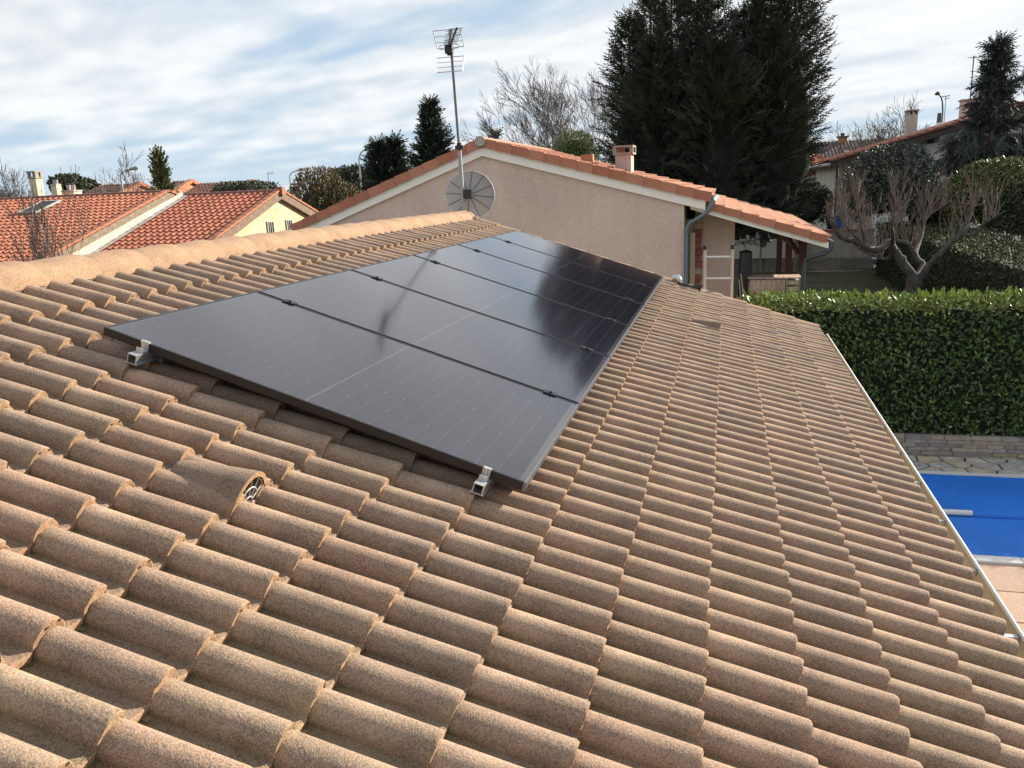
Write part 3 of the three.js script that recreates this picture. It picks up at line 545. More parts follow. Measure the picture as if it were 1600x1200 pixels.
// ================================================================ RETAINING WALL, HEDGES, POOL
{
  const r = rng(41), w = thing('retaining_wall', V(0, 0, -10.95), 'low wall of stacked grey stones under the laurel hedge', 'stone wall');
  const core = new B(); core.box(2.2, 14, 0.006, 0.365, -0.5, -0.045); core.build('mortar', M.woodDark, w);
  const cols = [[0.40, 0.38, 0.35], [0.33, 0.31, 0.29], [0.46, 0.42, 0.36], [0.30, 0.29, 0.28], [0.42, 0.36, 0.29]].map(c => std(lin(...c), 0.95, { map: stoneTex, ...bump(stoneTex, 0.012) }));
  for (let k = 0; k < 6; k++) { let x = 3.9 + r() * 0.2; while (x < 9.3) { const L = 0.16 + r() * 0.34, h = 0.054 + r() * 0.006, y = 0.012 + k * 0.062; const b = new B(), m = new THREE.Matrix4().makeTranslation(0, 0, 0); b.box(x, x + L - 0.008, y, y + h, -0.12, -0.03 + r() * 0.035, m); const s = b.build('stone', cols[Math.floor(r() * 5)], w); s.rotation.z = 0; x += L; } }
  // crazy paving between wall and pool: cells of a jittered grid, cut apart by joints
  const pv = thing('flagstone_strip', V(0, 0, 0), 'irregular pale flagstones between the stone wall and the pool', 'paving'); pv.userData = { kind: 'structure', label: 'irregular pale flagstones between the stone wall and the pool' };
  const bed = new B(); bed.quad(V(2.2, 0.010, -10.14), V(9.4, 0.010, -10.14), V(9.4, 0.010, -11.0), V(2.2, 0.010, -11.0)); bed.build('mortar', M.woodDark, pv);
  const seeds = []; for (let i = 0; i < 17; i++) for (let j = 0; j < 3; j++) seeds.push([3.7 + (i + 0.5 * (j % 2) + (r() - 0.5) * 0.8) * 0.36, -10.27 - (j + (r() - 0.5) * 0.7) * 0.29]);
  const pc = [[0.60, 0.56, 0.47], [0.52, 0.50, 0.46], [0.58, 0.48, 0.36], [0.47, 0.46, 0.44]].map(c => std(lin(...c), 0.9, { map: stoneTex, ...bump(stoneTex, 0.006) }));
  for (const [sx, sz] of seeds) {
    let poly = [[sx - 0.5, -10.16], [sx + 0.5, -10.16], [sx + 0.5, -10.97], [sx - 0.5, -10.97]];
    for (const [ox, oz] of seeds) { const dx = ox - sx, dz = oz - sz, d = Math.hypot(dx, dz); if (d < 1e-6 || d > 1.3) continue; const lim = d / 2 - 0.017, out = [], f = q => ((q[0] - sx) * dx + (q[1] - sz) * dz) / d - lim; for (let k = 0; k < poly.length; k++) { const a = poly[k], c = poly[(k + 1) % poly.length], fa = f(a), fc = f(c); if (fa <= 0) out.push(a); if (fa * fc < 0) { const t = fa / (fa - fc); out.push([mix(a[0], c[0], t), mix(a[1], c[1], t)]); } } poly = out; if (!poly.length) break; }
    if (poly.length < 3) continue;
    const b = new B(), y = 0.034 + r() * 0.008, T = poly.map(q => V(q[0], y, q[1])); for (let k = 1; k + 1 < T.length; k++) b.tri(T[0], T[k], T[k + 1]); for (let k = 0; k < T.length; k++) { const a = T[k], c = T[(k + 1) % T.length]; b.quad(a, c, V(c.x, 0.012, c.z), V(a.x, 0.012, a.z)); }
    b.build('flagstone', pc[Math.floor(r() * 4)], pv);
  }
}
{ // pool under a blue cover, coping, deck slabs
  const p = thing('swimming_pool', V(0, 0, 0), 'swimming pool closed by a bright blue cover', 'swimming pool');
  const c = new B(), rows = []; for (let j = 0; j <= 30; j++) { const row = []; for (let i = 0; i <= 60; i++) { const x = 4.0 + 7.8 * i / 60, z = -7.16 - 2.86 * j / 30; row.push(V(x, 0.062 - 0.012 * Math.sin(Math.PI * i / 60) * Math.sin(Math.PI * j / 30) + 0.006 * (vnoise(x * 2.2, z * 3) - 0.5) + 0.002 * Math.sin(x * 6.3), z)); } rows.push(row); } c.grid(rows);
  c.build('pool_cover', std(lin(0.006, 0.175, 0.70), 0.62, { map: coverTex, ...bump(coverBump, 0.012) }), p);
  const cop = new B(); cop.box(3.8, 12, 0.012, 0.075, -10.13, -10.03); cop.box(3.8, 3.99, 0.012, 0.078, -10.03, -7.15); cop.box(11.82, 12, 0.012, 0.078, -10.03, -7.15); cop.build('coping', M.gutterWhite, p);
  for (let k = 0; k < 16; k++) { const q = new B(); q.chamfer(3.8 + k * 0.5, 3.8 + k * 0.5 + 0.495, 0.012, 0.082, -7.15, -6.985, 0.008, 0, null); q.build('coping_stone', M.gutterWhite, p); }
  const bar = new B(); bar.tube([V(4.3, 0.10, -8.38), V(5.62, 0.10, -8.42)], 0.038, 10, true); bar.build('cover_bar', M.gutterWhite, p);
  const st = new B(); st.box(5.63, 11.7, 0.054, 0.0625, -8.45, -8.39); st.build('seam_strip', std(lin(0.012, 0.10, 0.52), 0.4), p);
  const r = rng(9), d = thing('pool_deck', V(0, 0, 0)); d.userData = { kind: 'structure', label: 'peach coloured slabs beside the pool' };
  const bed = new B(); bed.quad(V(3.2, 0.008, -2.5), V(12, 0.008, -2.5), V(12, 0.008, -6.98), V(3.2, 0.008, -6.98)); bed.build('joint_bed', M.cement, d);
  const cs = [[0.44, 0.30, 0.22], [0.42, 0.29, 0.22], [0.455, 0.31, 0.23]].map(q => std(lin(...q), 0.9, { map: stuccoTex, ...bump(stuccoBump, 0.002) }));
  for (let i = 0; i < 6; i++) for (let j = 0; j < 6; j++) { const b = new B(); b.chamfer(3.4 + i * 1.2, 3.4 + i * 1.2 + 1.192, 0.010, 0.052 + r() * 0.003, -6.97 + j * 0.675, -6.97 + j * 0.675 + 0.665, 0.006, 0.002, r); b.build('slab', cs[Math.floor(r() * 3)], d); }
}
function hedge(name, label, x0, x1, y0, y1, z0, z1, dens, o, seed, faces) {
  const r = rng(seed), t = thing(name, V(0, 0, 0), label, 'hedge'), b = new B(), c = new B();
  c.box(x0 + 0.13, x1 - 0.13, y0, y1 - 0.14, z0 + 0.13, z1 - 0.13); c.build('shade_core', CORE, t);  // added dark box, stands in for shade inside the hedge
  const put1 = (p, n) => {
    const wob = (fbm(p.x * 0.9 + p.z * 0.7 + seed, p.y * 1.1 + p.z * 0.4, 3) - 0.5) * 0.16; p.addScaledVector(n, wob - 0.16 * Math.pow(r(), 1.4));
    const top = n.y > 0.5, d = n.clone().multiplyScalar(top ? 0.35 : 0.55).add(V(0, top ? 0.55 : 0.1, 0)).addScaledVector(rdir(r), 0.85).normalize(), k = 0.5 + 0.75 * r(), paintedSun = top || p.y > y1 - 0.16, cl = paintedSun ? (r() < 0.6 ? o.col2 : o.colTop || o.col) : r() < o.alt ? o.col2 : o.col;  // top leaves coloured lighter: sunlight painted into the leaf colour
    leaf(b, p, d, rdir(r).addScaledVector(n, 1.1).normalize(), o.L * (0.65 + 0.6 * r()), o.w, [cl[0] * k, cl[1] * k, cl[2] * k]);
  };
  const A = (n, f) => { for (let k = 0; k < n; k++) f(); };
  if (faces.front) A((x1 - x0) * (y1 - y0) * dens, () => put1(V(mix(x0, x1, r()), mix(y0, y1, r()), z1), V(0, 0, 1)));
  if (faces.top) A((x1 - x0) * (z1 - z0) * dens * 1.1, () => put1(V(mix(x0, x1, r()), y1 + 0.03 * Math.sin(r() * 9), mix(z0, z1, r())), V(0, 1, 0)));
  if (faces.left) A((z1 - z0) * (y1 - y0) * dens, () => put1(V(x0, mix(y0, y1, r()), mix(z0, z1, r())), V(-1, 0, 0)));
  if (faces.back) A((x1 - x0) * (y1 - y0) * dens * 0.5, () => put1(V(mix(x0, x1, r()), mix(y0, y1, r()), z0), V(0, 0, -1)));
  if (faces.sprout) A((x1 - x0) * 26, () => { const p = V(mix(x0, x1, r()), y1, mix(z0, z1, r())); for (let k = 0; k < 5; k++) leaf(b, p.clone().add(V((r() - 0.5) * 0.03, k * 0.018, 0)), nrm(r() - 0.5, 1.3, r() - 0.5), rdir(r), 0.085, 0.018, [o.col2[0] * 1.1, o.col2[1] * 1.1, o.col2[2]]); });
  tag(b.build('foliage', o.mat, t), null, null, null, 'stuff'); return t;
}
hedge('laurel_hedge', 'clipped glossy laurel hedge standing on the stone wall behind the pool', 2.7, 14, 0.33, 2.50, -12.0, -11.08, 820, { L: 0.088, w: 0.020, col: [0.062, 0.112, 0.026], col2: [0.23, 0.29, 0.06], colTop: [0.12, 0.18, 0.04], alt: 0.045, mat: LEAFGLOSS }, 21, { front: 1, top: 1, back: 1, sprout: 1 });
hedge('clipped_hedge', 'broad clipped dark hedge with a flat sunlit top at the garden edge', 8.15, 10.3, 0.6, 2.60, -33, -13.0, 230, { L: 0.09, w: 0.022, col: [0.030, 0.050, 0.016], col2: [0.090, 0.105, 0.030], alt: 0.16, mat: LEAF }, 22, { left: 1, top: 1, front: 1 });

// ================================================================ THE PINK GABLE HOUSE
{
  const h = thing('gable_house', V(0, 0, 0), 'house with a pink roughcast gable and orange tile roof behind the panels', 'house');
  const Z = -14.2, AX = -2.51, AY = 5.42, sR = 0.277, sL = 0.36, ZB = -21.2, wy = x => AY - 0.22 - (x > AX ? (x - AX) * sR : (AX - x) * sL);
  const w = new B();                   // gable wall with thickness, then the long side wall facing the sun
  const poly = [[-6.58, 0.6], [1.61, 0.6], [1.61, wy(1.61)], [AX, wy(AX)], [-6.58, wy(-6.58)]];
  for (const z of [Z, Z - 0.3]) { const q = poly.map(a => V(a[0], a[1], z)); w.quad(q[0], q[1], q[2], V(AX, wy(1.61), z)).tri(q[0], V(AX, wy(1.61), z), q[4]); w.tri(q[2], q[3], V(AX, wy(1.61), z)); w.tri(q[3], q[4], V(AX, wy(1.61), z)); }
  // one flat front made of a fan keeps the plaster texture continuous
  w.p.length = w.u.length = w.c.length = w.i.length = 0;
  const fan = z => { const id = poly.map(a => w.v(a[0], a[1], z, a[0], a[1])); const m = w.v(AX, 3.2, z, AX, 3.2); for (let k = 0; k < 5; k++) w.i.push(m, id[k], id[(k + 1) % 5]); };
  fan(Z); w.box(-6.58, -6.3, 0.6, wy(-6.58), ZB, Z - 0.002); w.build('gable_wall', M.renderPink, h);
  const s = new B(); s.box(1.30, 1.608, 0.6, wy(1.61) + 0.02, ZB, Z - 0.003); s.build('side_wall', M.renderCream, h);
  // white barge board under the tiles
  for (const e of [1, -1]) { const x1 = e > 0 ? 2.02 : -7.0, b = new B(), y = x => AY - 0.10 - (e > 0 ? (x - AX) * sR : (AX - x) * sL); const f = (x, dy, z) => V(x, y(x) + dy, z);
    b.quad(f(AX, -0.135, Z + 0.06), f(x1, -0.135, Z + 0.06), f(x1, 0.09, Z + 0.06), f(AX, 0.09, Z + 0.06)); b.quad(f(AX, -0.135, Z - 0.02), f(x1, -0.135, Z - 0.02), f(x1, -0.135, Z + 0.06), f(AX, -0.135, Z + 0.06)); b.quad(f(x1, -0.135, Z + 0.06), f(x1, -0.135, Z - 0.4), f(x1, 0, Z - 0.4), f(x1, 0, Z + 0.06)); b.build('barge_board', M.whitePaint, h); }
  // roof slopes
  const nR = nrm(1, -sR, 0), nL = nrm(-1, -sL, 0), rf = new B();
  rf.quad(V(AX, AY - 0.05, Z + 0.05), V(2.05, AY - 0.05 - 4.56 * sR, Z + 0.05), V(2.05, AY - 0.05 - 4.56 * sR, ZB), V(AX, AY - 0.05, ZB)); rf.quad(V(AX, AY - 0.05, Z + 0.05), V(-7.05, AY - 0.05 - 4.54 * sL, Z + 0.05), V(-7.05, AY - 0.05 - 4.54 * sL, ZB), V(AX, AY - 0.05, ZB));
  const roofM = rf.build('roof', M.deck, h);
  const tf = new B(); tileField(tf, V(AX, AY + 0.05, Z - 0.06), V(0, 0, -1), nR, -ZB + Z - 0.0, 4.80, 0.222, 0.345, 0.045, 0.045, 3); tileField(tf, V(AX, AY + 0.05, Z - 0.06), V(0, 0, -1), nL, -ZB + Z, 4.85, 0.222, 0.345, 0.045, 0.045, 4); tag(tf.build('roof_tile', new THREE.MeshStandardMaterial({ color: lin(0.50, 0.225, 0.14), map: clayTex, vertexColors: true, roughness: 0.9, side: THREE.DoubleSide }), roofM), null, null, null, 'stuff');
  const r = rng(12), vm = [[0.58, 0.245, 0.155], [0.52, 0.21, 0.13], [0.62, 0.28, 0.185]].map(c => std(lin(...c), 0.9, { map: clayTex }));
  for (const [e, n, sl, dn] of [[1, 14, sR, nR], [-1, 14, sL, nL]]) for (let k = 0; k < n; k++) {
    const b = new B(), m = new THREE.Matrix4().makeRotationZ(-Math.atan(sl) * e + e * 0.045); b.box(0, e * 0.343, -0.155, 0.0, 0.02, 0.045, m); b.box(0, e * 0.343, 0.001, 0.024, -0.16, 0.045, m);
    const t = b.build('verge_tile', vm[Math.floor(r() * 3)], roofM), s0 = k * 0.345; t.position.set(AX, AY + 0.075, Z + 0.075).addScaledVector(dn, s0); t.position.y += 0.022;
  }
  ridgeRow(roofM, 'ridge_tile', vm[2], V(AX, AY + 0.05, Z + 0.16), V(AX, AY + 0.05, ZB), 0.40, 0.12, 5);
  const re = new B(), rp0 = V(AX, AY + 0.06, Z + 0.165); for (let k = 0; k < 14; k++) { const q = a => V(rp0.x + Math.cos(a) * 0.115, rp0.y - 0.005 + Math.sin(a) * 0.105, rp0.z), a = k / 14 * 6.2832; re.tri(rp0, q(a), q(a + 0.449)); } re.build('ridge_end', M.cement, roofM);
  const bt = new B(); bt.box(-0.14, 0.14, 0, 0.2, -0.1, 0.1); for (let k = 0; k < 1; k++) { const m = bt.build('roof_vent', M.terracotta, h); m.position.set(-0.74, 5.0, -16.83); }
  // chimney: flat cap on four corner piers, a round pot inside
  const ch = new B(); ch.box(-0.225, 0.225, -0.3, 0.52, -0.36, 0.36); const chm = ch.build('chimney', std(lin(0.56, 0.45, 0.41), 0.95, { map: stainTex }), h); chm.scale.setScalar(0.8); chm.position.set(0.115, 4.74, -16.9);
  const c2 = new B(); c2.box(-0.29, 0.29, 0.52, 0.57, -0.42, 0.42); c2.box(-0.29, 0.29, 0.72, 0.765, -0.42, 0.42); for (const x of [-0.24, 0.24]) for (const z of [-0.36, 0.36]) c2.box(x - 0.05, x + 0.05, 0.57, 0.72, z - 0.05, z + 0.05); c2.build('chimney_cap', M.woodGrey, chm);
  const po = new B(); po.tube([V(-0.07, 0.57, 0.1), V(-0.07, 0.70, 0.1)], [0.10, 0.09], 12, true); po.build('chimney_pot', M.terracotta, chm);
  // downpipe with swan neck from the eaves gutter
  const gu = new B(); gu.tube([V(2.15, 4.08, Z + 0.02), V(2.15, 4.06, ZB)], 0.065, 8, true); gu.build('gutter', M.zinc, h);
  const dp = new B(); dp.tube([V(2.15, 4.20, Z + 0.06), V(2.13, 4.05, Z + 0.08), V(2.07, 3.90, Z + 0.1), V(1.90, 3.78, Z + 0.1), V(1.74, 3.70, Z + 0.08), V(1.665, 3.58, Z + 0.06), V(1.66, 3.40, Z + 0.06), V(1.66, 0.6, Z + 0.06)], 0.042, 10); dp.build('downpipe', M.zinc, h);
  // unfinished brick strip between house and annex
  const bm = [[0.42, 0.14, 0.09], [0.36, 0.12, 0.08], [0.55, 0.44, 0.36]].map(c => std(lin(...c), 0.9, { map: clayTex }));
  for (let k = 0; k < 11; k++) { const b = new B(), x = 1.86 + (r() - 0.5) * 0.06; b.chamfer(x - 0.07, x + 0.07, 0, 0.125, -0.1, 0.06, 0.008, 0.01, r); const q = b.build('brick', bm[Math.floor(r() * 3)], h); q.position.set(0.0, 2.3 + k * 0.135, -15.09); }
  // annex wall and open terrace roof on posts
  const an = new B(); an.box(1.611, 2.60, 0.6, 3.72, -15.40, -15.2); an.box(2.35, 2.60, 0.6, 3.70, ZB, -15.40); an.tri(V(1.80, 3.72, -15.2), V(2.60, 3.72, -15.2), V(1.80, 3.98, -15.2)); an.build('annex_wall', M.renderPink, h);
  const pi = new B(); pi.box(1.70, 1.80, 0.6, 3.45, -15.19, -14.95); pi.build('pilaster', M.renderCream, h);
  const TX0 = 1.72, TY0 = 4.10, TX1 = 4.36, sT = 0.318, nT = nrm(1, -sT, 0), ty = x => TY0 - (x - TX0) * sT, z0 = -14.42, z1 = -24.9;
  const tr = new B(); tr.box(0, 2.78, -0.09, -0.02, 0, 10.4, new THREE.Matrix4().makeTranslation(TX0, TY0, z1).multiply(new THREE.Matrix4().makeRotationZ(-Math.atan(sT)))); const trm = tr.build('terrace_roof', M.woodRed, h);
  const t2 = new B(); tileField(t2, V(TX0, TY0 + 0.03, z0), V(0, 0, -1), nT, z0 - z1, 2.80, 0.222, 0.345, 0.045, 0.045, 8); tag(t2.build('roof_tile', new THREE.MeshStandardMaterial({ color: lin(0.51, 0.235, 0.145), map: clayTex, vertexColors: true, roughness: 0.9, side: THREE.DoubleSide }), trm), null, null, null, 'stuff');
  for (let k = 0; k < 8; k++) { const b = new B(), m = new THREE.Matrix4().makeRotationZ(-Math.atan(sT) + 0.045); b.box(0, 0.343, -0.12, 0.0, 0.02, 0.045, m); b.box(0, 0.343, 0.001, 0.024, -0.16, 0.045, m); const q = b.build('verge_tile', vm[Math.floor(r() * 3)], trm); q.position.set(TX0, TY0 + 0.06, z0 + 0.09).addScaledVector(nT, k * 0.345); }
  const bb = new B(); { const f = (x, dy, z) => V(x, ty(x) + dy, z); bb.quad(f(TX0, -0.15, z0 + 0.08), f(TX1, -0.15, z0 + 0.08), f(TX1, -0.03, z0 + 0.08), f(TX0, -0.03, z0 + 0.08)); bb.quad(f(TX0, -0.15, z0), f(TX1, -0.15, z0), f(TX1, -0.15, z0 + 0.08), f(TX0, -0.15, z0 + 0.08)); } bb.build('barge_board', M.whitePaint, trm);
  for (const z of [-16.3, -20.4, -24.5]) { const b = new B(); b.box(3.97, 4.13, 0.6, ty(4.05) - 0.1, z - 0.08, z + 0.08); b.box(3.95, 4.15, ty(4.05) - 0.28, ty(4.05) - 0.09, z - 0.1, z + 0.1); b.tube([V(3.97, 2.85, z), V(3.60, ty(3.6) - 0.1, z)], 0.055, 4); b.build('post', M.woodRed, h); }
  const be = new B(); be.box(3.98, 4.12, ty(4.05) - 0.09, ty(4.05) - 0.085 + 0.0, z1, z0); be.build('beam', M.woodRed, h);
  const g2 = new B(); g2.tube([V(4.42, 3.20, z0 + 0.02), V(4.42, 3.17, z1)], 0.062, 8, true); g2.build('gutter', M.zinc, h);
  const d2 = new B(); d2.tube([V(4.42, 3.22, z0 + 0.04), V(4.40, 3.09, z0 + 0.05), V(4.28, 3.00, z0 + 0.05), V(4.06, 2.95, z0 + 0.05), V(3.96, 2.90, z0 + 0.04), V(3.92, 2.76, z0 + 0.03), V(3.92, 0.6, z0 + 0.03)], 0.043, 10); d2.build('downpipe', M.zincDark, h);
}
{ // things under the terrace roof
  const b0 = thing('slatted_box', V(3.37, 0.6, -14.85), 'long wooden box with slatted end below the terrace roof', 'wooden box');
  const pl = new B(); for (let k = 0; k < 9; k++) { const b = new B(); b.box(-0.46, 0.24, 0.02 + k * 0.208, 0.222 + k * 0.208, 0.22, 0.245); b.build('plank', M.woodBrown, b0); } void pl;
  for (let k = 0; k < 15; k++) { const b = new B(); b.box(0.27, 0.50, 0.03 + k * 0.125, 0.115 + k * 0.125, 0.19 + (k % 2) * 0.02, 0.25); b.build('slat', M.woodPale, b0); }
  const f = new B(); f.box(0.245, 0.275, 0, 1.9, 0.18, 0.262); f.box(0.50, 0.53, 0, 1.9, 0.18, 0.262); f.box(-0.49, 0.53, 0.0, 1.85, -0.3, 0.14); f.build('frame', M.woodGrey, b0);
  const lid = new B(); lid.box(-0.5, 0.54, 1.905, 1.93, -0.3, 0.27); lid.build('lid', M.woodBrown, b0);
  const k0 = thing('covered_cupboard', V(2.83, 0.6, -15.1), 'tall shape under black sheeting beside the annex wall', 'cupboard');
  const kb = new B(), rr = rng(3), rows = []; for (let i = 0; i <= 6; i++) { const row = []; for (let a = 0; a <= 16; a++) { const q = a / 16 * 6.2832, c = Math.cos(q), s = Math.sin(q), e = 0.34; row.push(V(Math.sign(c) * Math.pow(Math.abs(c), e) * 0.15 * (1 - 0.03 * i) + (rr() - 0.5) * 0.03, i / 6 * 2.42, Math.sign(s) * Math.pow(Math.abs(s), e) * 0.22 + (rr() - 0.5) * 0.03)); } rows.push(row); } kb.grid(rows); kb.grid([rows[6], rows[6].map(() => V(0, 2.46, 0))]); kb.build('black_sheet', M.black, k0);
  const p = thing('wooden_planter', V(2.86, 1.55, -14.62), 'wooden tray of soil with a terracotta pot near the annex', 'planter');
  const pb = new B(); pb.box(-0.2, 0.2, 0.44, 0.60, 0.13, 0.155); pb.box(-0.2, -0.175, 0.44, 0.60, -0.2, 0.13); pb.box(0.175, 0.2, 0.44, 0.60, -0.2, 0.13); pb.box(-0.175, 0.175, -0.95, 0.46, -0.2, 0.12); pb.build('tray', M.woodPale, p);
  const so = new B(); so.box(-0.17, 0.17, 0.50, 0.57, -0.19, 0.125); so.build('soil', M.woodDark, p);
  const po = new B(); po.tube([V(0.12, 0.57, 0), V(0.12, 0.66, 0), V(0.12, 0.70, 0)], [0.05, 0.07, 0.075], 10, true); po.build('pot', M.terracotta, p);
  const sk = thing('leaning_stick', V(0, 0, 0), 'pair of pale sticks leaning against the black covered shape', 'sticks'); const s1 = new B(); s1.tube([V(2.73, 2.62, -14.56), V(2.80, 2.12, -14.42)], 0.013, 6, true); s1.build('stick', M.woodPale, sk); const s2 = new B(); s2.tube([V(2.70, 2.50, -14.58), V(2.74, 2.12, -14.44)], 0.013, 6, true); s2.build('stick', M.woodPale, sk);
}
// ================================================================ THE RED-ROOFED HOUSES ON THE LEFT
const clayV = c => new THREE.MeshStandardMaterial({ color: lin(...c), map: clayTex, vertexColors: true, roughness: 0.9, side: THREE.DoubleSide });
function crossHouse(name, label, o) {   // ridge along x; the slope that faces us, the far slope, gable on the right
  const h = thing(name, V(0, 0, 0), label, 'house', o.group), { X0, X1, ZR, YR, s, zN, zF, wall } = o, yn = z => YR - Math.abs(z - ZR) * s;
  const w = new B(), wx = X1 - 0.12, poly = [[zN - 0.35, 0], [zF + 0.35, 0], [zF + 0.35, yn(zF + 0.35) - 0.16], [ZR, YR - 0.16], [zN - 0.35, yn(zN - 0.35) - 0.16]];
  const id = poly.map(q => w.v(wx, q[1], q[0], q[0], q[1])), m = w.v(wx, 2.5, ZR, ZR, 2.5); for (let k = 0; k < 5; k++) w.i.push(m, id[k], id[(k + 1) % 5]);
  w.box(X0, wx, 0, yn(zN - 0.35) - 0.16, zN - 0.6, zN - 0.35); w.build('wall', wall, h);
  const rf = new B(); rf.quad(V(X0, YR - 0.05, ZR), V(X1, YR - 0.05, ZR), V(X1, yn(zN) - 0.05, zN), V(X0, yn(zN) - 0.05, zN)); rf.quad(V(X0, YR - 0.05, ZR), V(X1, YR - 0.05, ZR), V(X1, yn(zF) - 0.05, zF), V(X0, yn(zF) - 0.05, zF)); const rm = rf.build('roof', M.deck, h);
  const tf = new B(), L = (zN - ZR) * Math.hypot(1, s); tileField(tf, V(X0, YR + 0.02, ZR), V(1, 0, 0), nrm(0, -s, 1), X1 - X0, L, 0.235, 0.33, 0.042, 0.045, o.seed, 0.10); tileField(tf, V(X0, YR + 0.02, ZR), V(1, 0, 0), nrm(0, -s, -1), X1 - X0, (ZR - zF) * Math.hypot(1, s), 0.235, 0.33, 0.042, 0.045, o.seed + 1, 0.1);
  tag(tf.build('roof_tile', clayV(o.clay), rm), null, null, null, 'stuff');
  ridgeRow(rm, 'ridge_tile', M.clayDark, V(X0, YR + 0.02, ZR), V(X1 + 0.05, YR + 0.02, ZR), 0.42, 0.11);
  // verge: orange tiles on top, stained band below
  for (const [dz, n] of [[1, Math.ceil(L / 0.36)], [-1, Math.ceil((ZR - zF) * Math.hypot(1, s) / 0.36)]]) for (let k = 0; k < n; k++) { const b = new B(), mm = new THREE.Matrix4().makeRotationX(dz * Math.atan(s) - dz * 0.03); b.box(-0.14, 0.06, 0.02, 0.085, dz > 0 ? 0 : -0.355, dz > 0 ? 0.355 : 0, mm); const q = b.build('verge_tile', M.clay, rm); q.position.set(X1, YR + 0.03, ZR).addScaledVector(nrm(0, -s, dz), k * 0.357); }
  const vb = new B(); for (const [a, c] of [[ZR, zN], [ZR, zF]]) { vb.quad(V(X1 + 0.03, yn(a) - 0.23, a), V(X1 + 0.03, yn(c) - 0.23, c), V(X1 + 0.03, yn(c) + 0.03, c), V(X1 + 0.03, yn(a) + 0.03, a)); vb.quad(V(X1 + 0.03, yn(a) - 0.23, a), V(X1 - 0.13, yn(a) - 0.23, a), V(X1 - 0.13, yn(c) - 0.23, c), V(X1 + 0.03, yn(c) - 0.23, c)); }
  vb.build('verge_band', o.band, rm); return [h, rm];
}
